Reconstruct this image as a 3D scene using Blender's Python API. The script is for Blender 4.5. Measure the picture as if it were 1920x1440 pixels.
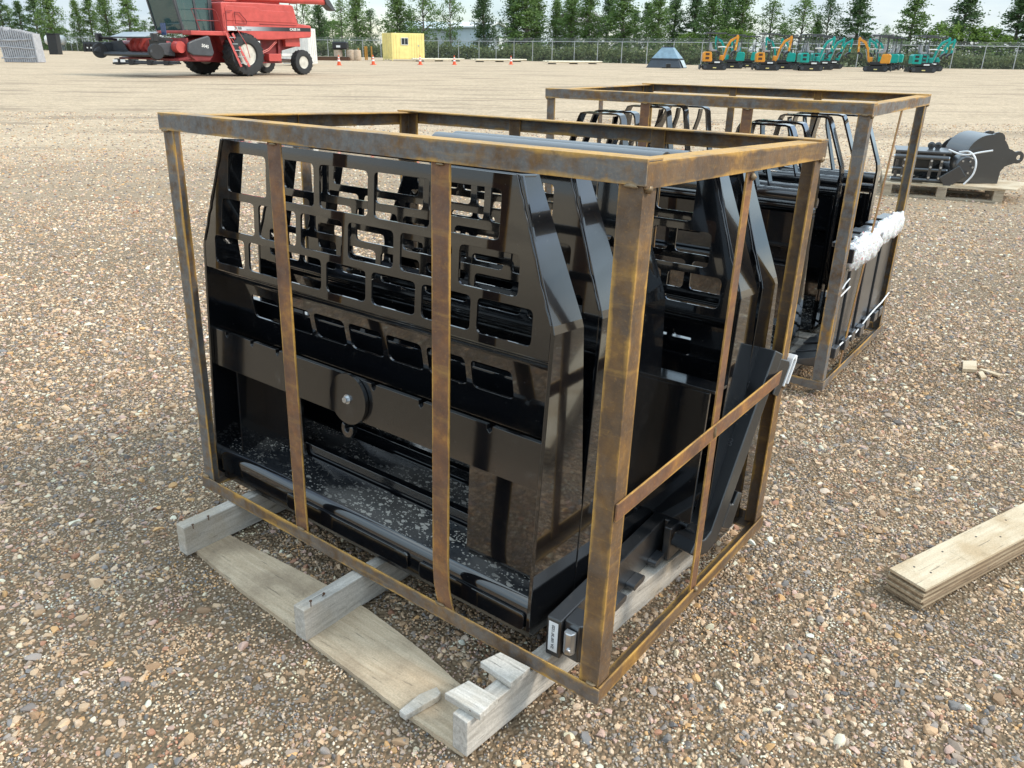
import bpy, bmesh, math, random
from mathutils import Vector, Matrix, Euler, noise as mnoise
R = math.radians
random.seed(7)
for _o in list(bpy.data.objects): bpy.data.objects.remove(_o)
SC = bpy.context.scene
COL = SC.collection

# ------------------------------------------------------------------ camera
FPX = 1471.7355; HCAM = 1.312
RIGHT = Vector((0.9999143, 0.0051442, 0.0120364))
UP = Vector((-0.0130896, 0.3929650, 0.9194603))
FWD = Vector((0.0, 0.9195390, -0.3929987))
CAM = Vector((0, 0, HCAM))
cam = bpy.data.cameras.new('camera'); camo = bpy.data.objects.new('camera', cam); COL.objects.link(camo)
cam.sensor_fit = 'HORIZONTAL'; cam.sensor_width = 36.0; cam.lens = FPX / 1920 * 36
cam.clip_start = 0.05; cam.clip_end = 3000
mw = Matrix.Identity(4)
for i in range(3):
    mw[i][0] = RIGHT[i]; mw[i][1] = UP[i]; mw[i][2] = -FWD[i]; mw[i][3] = CAM[i]
camo.matrix_world = mw
SC.camera = camo
SC.render.resolution_x = 1024; SC.render.resolution_y = 768

# ------------------------------------------------------------------ sky, sun, exposure
SUN_DIR = Vector((0.99, -0.12, 0.84)).normalized()
EL = math.asin(SUN_DIR.z); AZ = math.atan2(SUN_DIR.x, SUN_DIR.y)
W = bpy.data.worlds.new('World'); SC.world = W; W.use_nodes = True
nt = W.node_tree; nt.nodes.clear()
def N(tree, typ, **kw):
    n = tree.nodes.new(typ)
    for k, v in kw.items(): setattr(n, k, v)
    return n
wo = N(nt, 'ShaderNodeOutputWorld')
sky = N(nt, 'ShaderNodeTexSky', sky_type='NISHITA', sun_disc=False)
sky.sun_elevation = EL; sky.sun_rotation = AZ; sky.altitude = 500; sky.dust_density = 1.0
b1 = N(nt, 'ShaderNodeBackground'); b1.inputs[1].default_value = 0.12
nt.links.new(sky.outputs[0], b1.inputs[0])
tc = N(nt, 'ShaderNodeTexCoord'); mp = N(nt, 'ShaderNodeMapping')
mp.inputs['Scale'].default_value = (1.0, 1.0, 3.2)
nt.links.new(tc.outputs['Generated'], mp.inputs[0])
n1 = N(nt, 'ShaderNodeTexNoise'); n1.inputs['Scale'].default_value = 2.3; n1.inputs['Detail'].default_value = 9; n1.inputs['Roughness'].default_value = 0.55
nt.links.new(mp.outputs[0], n1.inputs['Vector'])
r1 = N(nt, 'ShaderNodeValToRGB'); r1.color_ramp.elements[0].position = 0.30; r1.color_ramp.elements[1].position = 0.54
nt.links.new(n1.outputs[0], r1.inputs[0])
n2 = N(nt, 'ShaderNodeTexNoise'); n2.inputs['Scale'].default_value = 3.6; n2.inputs['Detail'].default_value = 7
nt.links.new(mp.outputs[0], n2.inputs['Vector'])
r2 = N(nt, 'ShaderNodeValToRGB')
r2.color_ramp.elements[0].position = 0.36; r2.color_ramp.elements[0].color = (0.53, 0.74, 0.92, 1)
r2.color_ramp.elements[1].position = 0.64; r2.color_ramp.elements[1].color = (0.97, 1.08, 1.12, 1)
nt.links.new(n2.outputs[0], r2.inputs[0])
b2 = N(nt, 'ShaderNodeBackground')
# standard overcast: the dome brightens evenly from horizon to zenith (1 + 2 sin elevation)
sx = N(nt, 'ShaderNodeSeparateXYZ'); nt.links.new(tc.outputs['Generated'], sx.inputs[0])
ma = N(nt, 'ShaderNodeMath', operation='MULTIPLY_ADD', use_clamp=False); ma.inputs[1].default_value = 2.0; ma.inputs[2].default_value = 1.0
mxz = N(nt, 'ShaderNodeMath', operation='MAXIMUM'); mxz.inputs[1].default_value = 0.0
nt.links.new(sx.outputs[2], mxz.inputs[0]); nt.links.new(mxz.outputs[0], ma.inputs[0])
ms_ = N(nt, 'ShaderNodeMath', operation='MULTIPLY'); ms_.inputs[1].default_value = 0.42; nt.links.new(ma.outputs[0], ms_.inputs[0]); nt.links.new(ms_.outputs[0], b2.inputs[1])
nt.links.new(r2.outputs[0], b2.inputs[0])
mx = N(nt, 'ShaderNodeMixShader')
nt.links.new(r1.outputs[0], mx.inputs[0]); nt.links.new(b1.outputs[0], mx.inputs[1]); nt.links.new(b2.outputs[0], mx.inputs[2])
nt.links.new(mx.outputs[0], wo.inputs[0])
sl = bpy.data.lights.new('sun', 'SUN'); so = bpy.data.objects.new('sun', sl); COL.objects.link(so)
sl.energy = 1.5; sl.angle = R(12); sl.color = (1.0, 0.92, 0.79)
so.rotation_euler = SUN_DIR.to_track_quat('Z', 'Y').to_euler(); so.location = SUN_DIR * 60
SC.view_settings.view_transform = 'Standard'; SC.view_settings.look = 'None'
SC.view_settings.exposure = 0.95; SC.view_settings.gamma = 1.0; SC.view_settings.use_curve_mapping = False

# ------------------------------------------------------------------ pixel helpers
def ray(px, py):
    return (RIGHT * (px - 960) + UP * (720 - py) + FWD * FPX).normalized()
def gnd(px, py, z=0.0):
    d = ray(px, py); return CAM + d * ((z - CAM.z) / d.z)
def project(p):
    q = Vector(p) - CAM
    z = q.dot(FWD); return (960 + FPX * q.dot(RIGHT) / z, 720 - FPX * q.dot(UP) / z)
def at_depth(px, Y, z=0.0):
    "ground point at world depth Y whose image column is px"
    lo, hi = -400.0, 400.0
    for _ in range(50):
        m = (lo + hi) / 2
        if project((m, Y, z))[0] < px: lo = m
        else: hi = m
    return Vector((lo, Y, z))
def height_for(p, py):
    lo, hi = 0.0, 60.0
    for _ in range(50):
        m = (lo + hi) / 2
        if project((p[0], p[1], m))[1] > py: lo = m
        else: hi = m
    return lo

# ------------------------------------------------------------------ mesh builder
class MB:
    def __init__(s): s.v = []; s.f = []
    def add(s, verts, faces, mat=None):
        b = len(s.v)
        s.v += [tuple(mat @ Vector(q)) if mat is not None else tuple(q) for q in verts]
        s.f += [tuple(b + i for i in f) for f in faces]
        return s
    def box(s, x0, x1, y0, y1, z0, z1, mat=None):
        v = [(x, y, z) for z in (z0, z1) for y in (y0, y1) for x in (x0, x1)]
        return s.add(v, [(0, 2, 3, 1), (4, 5, 7, 6), (0, 1, 5, 4), (2, 6, 7, 3), (0, 4, 6, 2), (1, 3, 7, 5)], mat)
    def cbox(s, c, size, rot=(0, 0, 0)):
        h = [q / 2 for q in size]
        return s.box(-h[0], h[0], -h[1], h[1], -h[2], h[2], Matrix.Translation(c) @ Euler(rot).to_matrix().to_4x4())
    def prism(s, poly, fn, c0, c1):
        n = len(poly)
        v = [fn(a, b, c0) for a, b in poly] + [fn(a, b, c1) for a, b in poly]
        f = [tuple(range(n))[::-1], tuple(range(n, 2 * n))] + [(i, (i + 1) % n, n + (i + 1) % n, n + i) for i in range(n)]
        return s.add(v, f)
    def loft(s, rings, cap=True):
        n = len(rings[0]); v = [p for r in rings for p in r]; f = []
        for k in range(len(rings) - 1):
            for i in range(n):
                j = (i + 1) % n
                f.append((k * n + i, k * n + j, (k + 1) * n + j, (k + 1) * n + i))
        if cap:
            f.append(tuple(range(n))[::-1]); f.append(tuple(range((len(rings) - 1) * n, len(rings) * n)))
        return s.add(v, f)
    def sweep(s, path, prof, up=(0, 0, 1), cap=True):
        "prof = [(side, up)] swept along path, 'up' is the reference direction"
        P = [Vector(p) for p in path]; rings = []; upv = Vector(up)
        for i, p in enumerate(P):
            t = (P[min(i + 1, len(P) - 1)] - P[max(i - 1, 0)]).normalized()
            sd = t.cross(upv)
            if sd.length < 1e-4: sd = t.cross(Vector((0.3, 0.9, 0.1)))
            sd.normalize(); u = sd.cross(t).normalized()
            rings.append([p + sd * a + u * b for a, b in prof])
        return s.loft(rings, cap)
    def tube(s, path, r, seg=10, up=(0, 0, 1)):
        if not isinstance(r, (list, tuple)):
            prof = [(r * math.cos(2 * math.pi * k / seg), r * math.sin(2 * math.pi * k / seg)) for k in range(seg)]
            return s.sweep(path, prof, up)
        P = [Vector(p) for p in path]; rings = []
        for i, p in enumerate(P):
            t = (P[min(i + 1, len(P) - 1)] - P[max(i - 1, 0)]).normalized()
            sd = t.cross(Vector(up))
            if sd.length < 1e-4: sd = t.cross(Vector((0.3, 0.9, 0.1)))
            sd.normalize(); u = sd.cross(t).normalized()
            rings.append([p + (sd * math.cos(2 * math.pi * k / seg) + u * math.sin(2 * math.pi * k / seg)) * r[i] for k in range(seg)])
        return s.loft(rings)
    def lathe(s, prof, o, axis, seg=24):
        "prof = [(radius, height along axis)], closed ends if radius 0"
        o = Vector(o); a = Vector(axis).normalized()
        x = a.orthogonal().normalized(); y = a.cross(x)
        rings = [[o + a * h + (x * math.cos(2 * math.pi * k / seg) + y * math.sin(2 * math.pi * k / seg)) * max(r, 1e-4) for k in range(seg)] for r, h in prof]
        return s.loft(rings)
    def plate(s, outline, holes, fn, c0, c1):
        "flat plate with cut-outs: outline / holes in (a,b), thickness from c0 to c1"
        bm = bmesh.new(); loops = []; E = []
        for lp in [outline] + holes:
            vs = [bm.verts.new((a, b, 0)) for a, b in lp]; loops.append(vs)
            E += [bm.edges.new((vs[i], vs[(i + 1) % len(vs)])) for i in range(len(vs))]
        bm.verts.index_update()
        bmesh.ops.triangle_fill(bm, use_beauty=True, use_dissolve=False, edges=E)
        bm.verts.index_update(); bm.verts.ensure_lookup_table()
        n = len(bm.verts); co = [(v.co.x, v.co.y) for v in bm.verts]
        tris = [tuple(v.index for v in f.verts) for f in bm.faces]
        f = [t for t in tris] + [tuple(n + i for i in t[::-1]) for t in tris]
        for vs in loops:
            m = len(vs)
            for i in range(m):
                a, b = vs[i].index, vs[(i + 1) % m].index
                f.append((a, b, n + b, n + a))
        s.add([fn(a, b, c0) for a, b in co] + [fn(a, b, c1) for a, b in co], f)
        bm.free(); return s
    def mesh(s, name, smooth=None):
        me = bpy.data.meshes.new(name); me.from_pydata(s.v, [], s.f)
        bm = bmesh.new(); bm.from_mesh(me); bmesh.ops.recalc_face_normals(bm, faces=bm.faces); bm.to_mesh(me); bm.free()
        if smooth is not None:
            me.shade_smooth(); me.set_sharp_from_angle(angle=R(smooth))
        return me
    def build(s, name, mat, parent=None, smooth=None, bevel=0, **tags):
        me = s.mesh(name, smooth); me.materials.append(mat)
        o = bpy.data.objects.new(name, me); COL.objects.link(o)
        if parent is not None: o.parent = parent
        if bevel:
            m = o.modifiers.new('bevel', 'BEVEL'); m.width = bevel; m.segments = 2; m.limit_method = 'ANGLE'; m.angle_limit = R(40)
        for k, v in tags.items(): o[k] = v
        return o
def thing(name, label, cat, mat=None, group=None):
    o = bpy.data.objects.new(name, None); COL.objects.link(o); o.empty_display_size = 0.2
    if mat is not None: o.matrix_world = mat
    o['label'] = label; o['category'] = cat
    if group: o['group'] = group
    return o
def tag(o, label, cat, group=None):
    o['label'] = label; o['category'] = cat
    if group: o['group'] = group
    return o
KIDS = {}
def kids(o): return [c for c in COL.objects if c.parent == o]
def copy_tree(o, mat=None, label=None, parent=None):
    c = o.copy(); COL.objects.link(c); c.parent = parent
    if mat is not None: c.matrix_world = mat
    if label: c['label'] = label
    for ch in kids(o): copy_tree(ch, None, None, c)
    return c
def XYZ(a, b, c): return (a, b, c)
def rrect(x0, x1, y0, y1, r, n=3):
    P = []
    for cx, cy, a0 in ((x1 - r, y1 - r, 0), (x0 + r, y1 - r, 90), (x0 + r, y0 + r, 180), (x1 - r, y0 + r, 270)):
        for k in range(n + 1):
            a = R(a0 + 90 * k / n); P.append((cx + r * math.cos(a), cy + r * math.sin(a)))
    return P
def rpoly(pts, r, n=3):
    "round the corners of a convex polygon"
    out = []; m = len(pts)
    for i in range(m):
        p = Vector(pts[i]); a = (Vector(pts[i - 1]) - p).normalized(); b = (Vector(pts[(i + 1) % m]) - p).normalized()
        s0 = p + a * r; s1 = p + b * r
        for k in range(n + 1):
            t = k / n; q = s0 * (1 - t) ** 2 + p * 2 * t * (1 - t) + s1 * t * t; out.append((q.x, q.y))
    return out
def text_part(txt, size, mat, parent, m4, name='lettering', depth=0.0, sx=1.0, bold=0.0):
    cu = bpy.data.curves.new('t', 'FONT'); cu.body = txt; cu.size = size; cu.align_x = 'CENTER'; cu.align_y = 'CENTER'
    cu.extrude = depth; cu.offset = bold; cu.resolution_u = 3
    to = bpy.data.objects.new('t', cu); COL.objects.link(to)
    dg = bpy.context.evaluated_depsgraph_get()
    me = bpy.data.meshes.new_from_object(to.evaluated_get(dg)); bpy.data.objects.remove(to); bpy.data.curves.remove(cu)
    me.transform(m4 @ Matrix.Diagonal((sx, 1, 1, 1))); me.materials.clear(); me.materials.append(mat); me.name = name
    o = bpy.data.objects.new(name, me); COL.objects.link(o); o.parent = parent
    return o
def basis(o, x, y, z=None):
    x = Vector(x).normalized(); y = Vector(y); y = (y - x * y.dot(x)).normalized(); z = x.cross(y)
    m = Matrix.Identity(4)
    for i in range(3): m[i][0] = x[i]; m[i][1] = y[i]; m[i][2] = z[i]; m[i][3] = o[i]
    return m

# ------------------------------------------------------------------ materials
MATS = {}
class MT:
    def __init__(s, name):
        s.m = bpy.data.materials.new(name); s.m.use_nodes = True; s.t = s.m.node_tree
        s.b = s.t.nodes['Principled BSDF']; s.out = s.t.nodes['Material Output']; MATS[name] = s.m
        s.tc = s.n('ShaderNodeTexCoord')
    def n(s, typ, **kw): return N(s.t, typ, **kw)
    def l(s, a, b): s.t.links.new(a, b)
    def coords(s, scale=(1, 1, 1), src='Object', rot=(0, 0, 0)):
        m = s.n('ShaderNodeMapping'); m.inputs['Scale'].default_value = scale; m.inputs['Rotation'].default_value = rot
        s.l(s.tc.outputs[src], m.inputs[0]); return m.outputs[0]
    def noise(s, vec, scale, detail=5, rough=0.55, dist=0.0):
        n = s.n('ShaderNodeTexNoise'); n.inputs['Scale'].default_value = scale; n.inputs['Detail'].default_value = detail
        n.inputs['Roughness'].default_value = rough; n.inputs['Distortion'].default_value = dist
        s.l(vec, n.inputs['Vector']); return n.outputs[0]
    def vor(s, vec, scale, feature='F1', out='Distance'):
        n = s.n('ShaderNodeTexVoronoi', feature=feature); n.inputs['Scale'].default_value = scale
        s.l(vec, n.inputs['Vector']); return n.outputs[out]
    def ramp(s, val, stops):
        r = s.n('ShaderNodeValToRGB'); el = r.color_ramp.elements
        while len(el) < len(stops): el.new(0.5)
        for e, (p, c) in zip(el, stops):
            e.position = p; e.color = (c, c, c, 1) if isinstance(c, (int, float)) else (*c, 1)
        s.l(val, r.inputs[0]); return r.outputs[0]
    def mix(s, fac, a, b, blend='MIX'):
        m = s.n('ShaderNodeMix', data_type='RGBA', blend_type=blend)
        for sock, v in ((m.inputs[0], fac), (m.inputs[6], a), (m.inputs[7], b)):
            if isinstance(v, (int, float)): sock.default_value = v
            elif isinstance(v, tuple): sock.default_value = (*v, 1)
            else: s.l(v, sock)
        return m.outputs[2]
    def math(s, op, a, b=0.5):
        m = s.n('ShaderNodeMath', operation=op)
        for sock, v in ((m.inputs[0], a), (m.inputs[1], b)):
            if isinstance(v, (int, float)): sock.default_value = v
            else: s.l(v, sock)
        return m.outputs[0]
    def set(s, color=None, rough=None, metal=None, bump=None, dist=0.002, strength=1.0, coat=None, spec=None):
        for nm, v in (('Base Color', color), ('Roughness', rough), ('Metallic', metal), ('Coat Weight', coat), ('Specular IOR Level', spec)):
            if v is None: continue
            if isinstance(v, tuple): s.b.inputs[nm].default_value = (*v, 1)
            elif isinstance(v, (int, float)): s.b.inputs[nm].default_value = v
            else: s.l(v, s.b.inputs[nm])
        if bump is not None:
            bp = s.n('ShaderNodeBump'); bp.inputs['Distance'].default_value = dist; bp.inputs['Strength'].default_value = strength
            s.l(bump, bp.inputs['Height']); s.l(bp.outputs[0], s.b.inputs['Normal'])
        return s.m
def rust(name, grey, scale=1.0, tint=(1, 1, 1)):
    t = MT(name); v = t.coords()
    a = t.noise(v, 9 * scale, 10, 0.70); b = t.noise(v, 38 * scale, 6, 0.6); c = t.noise(v, 160, 4, 0.6)
    base = t.ramp(a, [(0.30, (0.080, 0.048, 0.028)), (0.44, (0.125, 0.072, 0.036)), (0.57, (0.190, 0.100, 0.036)), (0.68, (0.33, 0.170, 0.040)), (0.78, (0.50, 0.28, 0.06))])
    base = t.mix(1.0, base, tint, 'MULTIPLY')
    gm = t.ramp(t.math('ADD', t.math('MULTIPLY', b, 0.5), t.math('MULTIPLY', t.noise(v, 5, 5), 0.5)), [(0.36 + grey * 0.12, 1.0), (0.52 + grey * 0.10, 0.0)])
    gl = t.mix(c, (0.095, 0.098, 0.098), (0.215, 0.225, 0.23))
    gmx = t.math('MULTIPLY', gm, grey)
    col = t.mix(gmx, base, gl)
    sp = t.ramp(c, [(0.58, 0.0), (0.70, 1.0)])
    col = t.mix(t.math('MULTIPLY', sp, 0.40), col, (0.40, 0.20, 0.05))
    st = t.ramp(t.noise(t.coords((1.5, 1.5, 14)), 3.0, 6, 0.6), [(0.55, 0.0), (0.72, 1.0)])
    col = t.mix(t.math('MULTIPLY', st, 0.45), col, (0.44, 0.25, 0.065))
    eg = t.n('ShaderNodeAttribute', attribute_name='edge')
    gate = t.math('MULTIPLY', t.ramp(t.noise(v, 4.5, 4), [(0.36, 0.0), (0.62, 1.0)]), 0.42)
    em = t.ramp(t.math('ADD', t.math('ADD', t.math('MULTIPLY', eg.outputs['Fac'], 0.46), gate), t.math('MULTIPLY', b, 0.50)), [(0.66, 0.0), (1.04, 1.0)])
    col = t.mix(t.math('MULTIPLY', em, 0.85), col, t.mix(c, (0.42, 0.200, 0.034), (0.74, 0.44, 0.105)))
    dk = t.ramp(t.noise(v, 22 * scale, 7, 0.68), [(0.28, 1.0), (0.46, 0.0)])
    col = t.mix(t.math('MULTIPLY', dk, 0.55), col, (0.060, 0.042, 0.030))
    rg = t.ramp(b, [(0.3, 0.42), (0.7, 0.72)])
    return t.set(col, rg, 0.0, t.math('ADD', b, c), 0.0012, 0.5)
rust('rust_mixed', 0.55); rust('rust_warm', 0.20); rust('rust_grey', 0.80); rust('rust_strap', 0.15, 1.0, (1.22, 1.02, 1.15))

def gloss_black(name, dust, rough=0.05, base=(0.0045, 0.0052, 0.0066), ior=1.62):
    t = MT(name); v = t.coords()
    n = t.noise(v, 3.2, 5); f = t.noise(v, 420, 2); w = t.noise(v, 9, 3)
    rg = t.ramp(n, [(0.35, rough), (0.68, rough + 0.12)])
    vo = t.n('ShaderNodeTexVoronoi', feature='F1'); vo.inputs['Scale'].default_value = 150; t.l(v, vo.inputs['Vector'])
    dots = t.ramp(vo.outputs['Distance'], [(0.10, 1.0), (0.17, 0.0)])
    pick = t.ramp(t.noise(v, 36, 4), [(0.60, 0.0), (0.70, 1.0)])
    d = t.math('MULTIPLY', t.math('MULTIPLY', dots, pick), 0.75)
    smear = t.math('MULTIPLY', t.ramp(t.noise(v, 14, 9, 0.7), [(0.60, 0.0), (0.85, 1.0)]), dust)
    col = t.mix(d, base, (0.30, 0.28, 0.25)); col = t.mix(smear, col, (0.22, 0.21, 0.195))
    rg2 = t.mix(smear, rg, (0.6, 0.6, 0.6))
    t.b.inputs['Coat IOR'].default_value = ior; t.b.inputs['Coat Roughness'].default_value = rough * 0.8
    return t.set(col, rg2, 0, t.math('ADD', t.math('MULTIPLY', w, 0.6), t.math('MULTIPLY', f, 0.06)), 0.0016, 0.30, coat=1.0)

gloss_black('gloss_black', 0.16)
gloss_black('gloss_black_worn', 0.30, 0.16)
gloss_black('satin_black', 0.25, 0.30, (0.014, 0.015, 0.017), 1.7)
gloss_black('grey_black', 0.30, 0.36, (0.030, 0.033, 0.038), 1.7)
def dusty_black():
    t = MT('splashed_black'); v = t.coords((0.55, 1, 1))
    nz = t.n('ShaderNodeTexNoise'); nz.inputs['Scale'].default_value = 130; nz.inputs['Detail'].default_value = 3; t.l(v, nz.inputs['Vector'])
    sc = t.n('ShaderNodeVectorMath', operation='SCALE'); sc.inputs['Scale'].default_value = 0.010; t.l(nz.outputs['Color'], sc.inputs[0])
    dv = t.n('ShaderNodeVectorMath', operation='ADD'); t.l(v, dv.inputs[0]); t.l(sc.outputs[0], dv.inputs[1])
    def spots(scale, k, lo):
        vo = t.n('ShaderNodeTexVoronoi', feature='F1'); vo.inputs['Scale'].default_value = scale; t.l(dv.outputs[0], vo.inputs['Vector'])
        sep = t.n('ShaderNodeSeparateColor'); t.l(vo.outputs['Color'], sep.inputs[0])
        return t.math('MULTIPLY', t.math('LESS_THAN', vo.outputs['Distance'], t.math('MULTIPLY', sep.outputs[0], k)), t.math('GREATER_THAN', sep.outputs[1], lo))
    m = t.math('MAXIMUM', spots(88, 0.50, 0.30), spots(210, 0.55, 0.35))
    m = t.math('MULTIPLY', m, t.ramp(t.noise(v, 5, 6, 0.65), [(0.42, 0.03), (0.60, 1.0)]))
    film = t.math('MULTIPLY', t.ramp(t.noise(v, 6, 6), [(0.50, 0.0), (0.75, 1.0)]), 0.35)
    col = t.mix(film, (0.009, 0.010, 0.012), (0.20, 0.18, 0.155)); col = t.mix(t.math('MULTIPLY', m, 0.75), col, (0.40, 0.37, 0.32))
    t.b.inputs['Coat Weight'].default_value = 0.0
    return t.set(col, t.mix(m, t.mix(film, (0.13,) * 3, (0.5,) * 3), (0.75,) * 3), 0, m, 0.0005, 0.5, spec=0.9)
dusty_black()
def plain(name, col, rough=0.5, metal=0.0, var=0.15, scale=12, coat=0.0):
    t = MT(name); v = t.coords(); n = t.noise(v, scale, 6)
    k = t.ramp(n, [(0.3, 1 - var), (0.7, 1 + var)])
    c = t.mix(1.0, col, k, 'MULTIPLY')
    return t.set(c, t.ramp(n, [(0.3, max(0.02, rough - 0.07)), (0.7, min(1, rough + 0.1))]), metal, coat=coat)
def wood(name, c0, c1, stain, rough=0.8, along='x', scale=1.0):
    t = MT(name)
    sc = {'x': (5, 75, 75), 'y': (75, 5, 75)}[along]
    v = t.coords(tuple(q * scale for q in sc)); v2 = t.coords((4, 4, 4))
    g = t.noise(v, 1.0, 6, 0.65, 0.6); k = t.noise(v2, 1.6, 5)
    col = t.mix(t.ramp(g, [(0.32, 0.0), (0.68, 1.0)]), c0, c1)
    col = t.mix(t.math('MULTIPLY', t.ramp(k, [(0.48, 0.0), (0.68, 1.0)]), 0.8), col, stain)
    fine = t.noise(t.coords((1, 1, 1)), 240, 5, 0.7)
    col = t.mix(1.0, col, t.ramp(fine, [(0.3, 0.80), (0.7, 1.16)]), 'MULTIPLY')
    sm = t.ramp(t.noise(t.coords((1, 1, 1)), 16, 9, 0.72, 0.5), [(0.58, 0.0), (0.70, 1.0)])
    col = t.mix(t.math('MULTIPLY', sm, 0.5), col, tuple(q * 0.45 for q in stain))
    crack = t.ramp(t.noise(v, 2.2, 3, 0.5, 0.3), [(0.28, 1.0), (0.34, 0.0)])
    col = t.mix(t.math('MULTIPLY', crack, 0.55), col, (0.10, 0.085, 0.07))
    return t.set(col, rough, 0, t.math('SUBTRACT', g, crack), 0.0012, 0.8)
wood('weathered_wood', (0.36, 0.325, 0.28), (0.64, 0.595, 0.53), (0.44, 0.36, 0.26), along='y')
wood('weathered_wood_x', (0.40, 0.37, 0.32), (0.68, 0.64, 0.58), (0.50, 0.42, 0.31), along='x')
wood('tan_plank', (0.48, 0.360, 0.235), (0.66, 0.53, 0.37), (0.30, 0.225, 0.15), along='x')
wood('plywood_face', (0.54, 0.43, 0.29), (0.69, 0.58, 0.42), (0.46, 0.33, 0.19), along='x')
wood('plywood_dark', (0.16, 0.105, 0.06), (0.36, 0.26, 0.165), (0.22, 0.15, 0.09), along='x', scale=1.6)
wood('plywood_edge', (0.30, 0.215, 0.13), (0.58, 0.46, 0.31), (0.38, 0.27, 0.165), along='x', scale=1.6)
wood('pallet_wood', (0.36, 0.28, 0.19), (0.52, 0.43, 0.31), (0.30, 0.235, 0.17), along='x')
wood('fresh_wood', (0.50, 0.38, 0.27), (0.64, 0.52, 0.40), (0.45, 0.32, 0.21), along='y')
plain('zinc', (0.62, 0.64, 0.66), 0.28, 0.9, 0.1)
plain('white_plastic', (0.78, 0.78, 0.78), 0.4)
plain('label_white', (0.80, 0.80, 0.79), 0.5, 0, 0.04)
plain('ink', (0.015, 0.015, 0.018), 0.6)
plain('nail_rust', (0.10, 0.045, 0.022), 0.7)
plain('stamp', (0.085, 0.088, 0.095), 0.5)
plain('weld', (0.24, 0.17, 0.10), 0.45, 0.5, 0.3, 60)

# ================================================================== crate 1 frame of reference
M1 = Matrix(((0.79457209, 0.60679998, 0.02118932, -0.9177508), (-0.60715805, 0.79385527, 0.03395473, 2.02923042), (0.00378248, -0.03984474, 0.99919872, 0.09996364), (0, 0, 0, 1)))
W1, D1, H1 = 1.38, 0.886, 1.056
# crate 2: level, beside and behind the first
_a = -0.6436; W2, D2, H2 = 1.4262, 0.9643, 1.1175
M2 = Matrix.Translation((0.13462463, 3.82063283, 0.0304)) @ Matrix.Rotation(_a, 4, 'Z')
# pallet wood under crate 1 (level, turned like the crate)
MP = Matrix.Translation((-0.9177508, 2.02923042, 0.0)) @ Matrix.Rotation(math.atan2(-0.6072, 0.7946), 4, 'Z')

# ================================================================== ground
def ground_mat():
    t = MT('gravel_ground'); v = t.coords(src='Object')
    geo = t.n('ShaderNodeNewGeometry')
    d = t.n('ShaderNodeVectorMath', operation='DISTANCE'); d.inputs[1].default_value = (0.2, 1.5, 0)
    t.l(geo.outputs['Position'], d.inputs[0])
    far = t.ramp(t.math('DIVIDE', d.outputs['Value'], 16.0), [(0.22, 0.0), (0.75, 1.0)])
    def stones(scale):
        vo = t.n('ShaderNodeTexVoronoi', feature='F1'); vo.inputs['Scale'].default_value = scale; t.l(v, vo.inputs['Vector'])
        sp = t.n('ShaderNodeSeparateColor'); t.l(vo.outputs['Color'], sp.inputs[0])
        c = t.ramp(sp.outputs[0], [(0.0, (0.27, 0.205, 0.14)), (0.2, (0.43, 0.345, 0.24)), (0.45, (0.60, 0.50, 0.37)), (0.62, (0.38, 0.345, 0.30)), (0.75, (0.50, 0.37, 0.24)), (0.88, (0.68, 0.60, 0.48)), (1.0, (0.22, 0.21, 0.20))])
        h = t.math('SUBTRACT', 0.6, vo.outputs['Distance'])
        return c, h, vo.outputs['Distance']
    c1, h1, d1 = stones(95); c2, h2, d2 = stones(42)
    dirt = t.mix(t.noise(v, 26, 7, 0.65), (0.135, 0.092, 0.055), (0.250, 0.180, 0.113))
    pat = t.noise(v, 0.55, 6, 0.6)
    near = t.mix(t.ramp(d1, [(0.18, 1.0), (0.42, 0.0)]), dirt, c1)
    fars = t.mix(t.ramp(d2, [(0.25, 1.0), (0.60, 0.15)]), t.mix(0.5, dirt, (0.34, 0.275, 0.2)), c2)
    fars = t.mix(0.42, fars, (0.70, 0.525, 0.345))
    fars = t.mix(1.0, fars, t.ramp(t.noise(v, 9, 5, 0.7), [(0.30, 0.72), (0.70, 1.26)]), 'MULTIPLY'); fars = t.mix(1.0, fars, t.ramp(t.noise(v, 2.6, 6, 0.75), [(0.30, 0.84), (0.70, 1.14)]), 'MULTIPLY')
    col = t.mix(far, near, fars)
    # damp tracks and bare soil patches in the yard
    vs = t.coords((0.10, 0.55, 1), rot=(0, 0, R(-8)))
    tr = t.ramp(t.noise(vs, 1.6, 9, 0.66, 0.4), [(0.53, 0.0), (0.60, 1.0)])
    tr2 = t.ramp(t.noise(v, 1.1, 8, 0.7), [(0.54, 0.0), (0.70, 1.0)])
    col = t.mix(t.math('MULTIPLY', t.math('MULTIPLY', tr, far), 0.62), col, (0.24, 0.18, 0.125))
    col = t.mix(t.math('MULTIPLY', tr2, 0.33), col, (0.20, 0.15, 0.105))
    col = t.mix(1.0, col, t.ramp(pat, [(0.3, 0.90), (0.7, 1.10)]), 'MULTIPLY')
    hh = t.mix(far, h1, h2)
    t.set(col, 0.92, 0, hh, 0.012, 0.9, spec=0.25)
    return t.m
g = MB()
def _gz(): pass
g.add([(-900, -60, 0), (900, -60, 0), (900, 1500, 0), (-900, 1500, 0)], [(0, 1, 2, 3)])
go = g.build('gravel_yard', ground_mat()); go['kind'] = 'structure'

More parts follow.
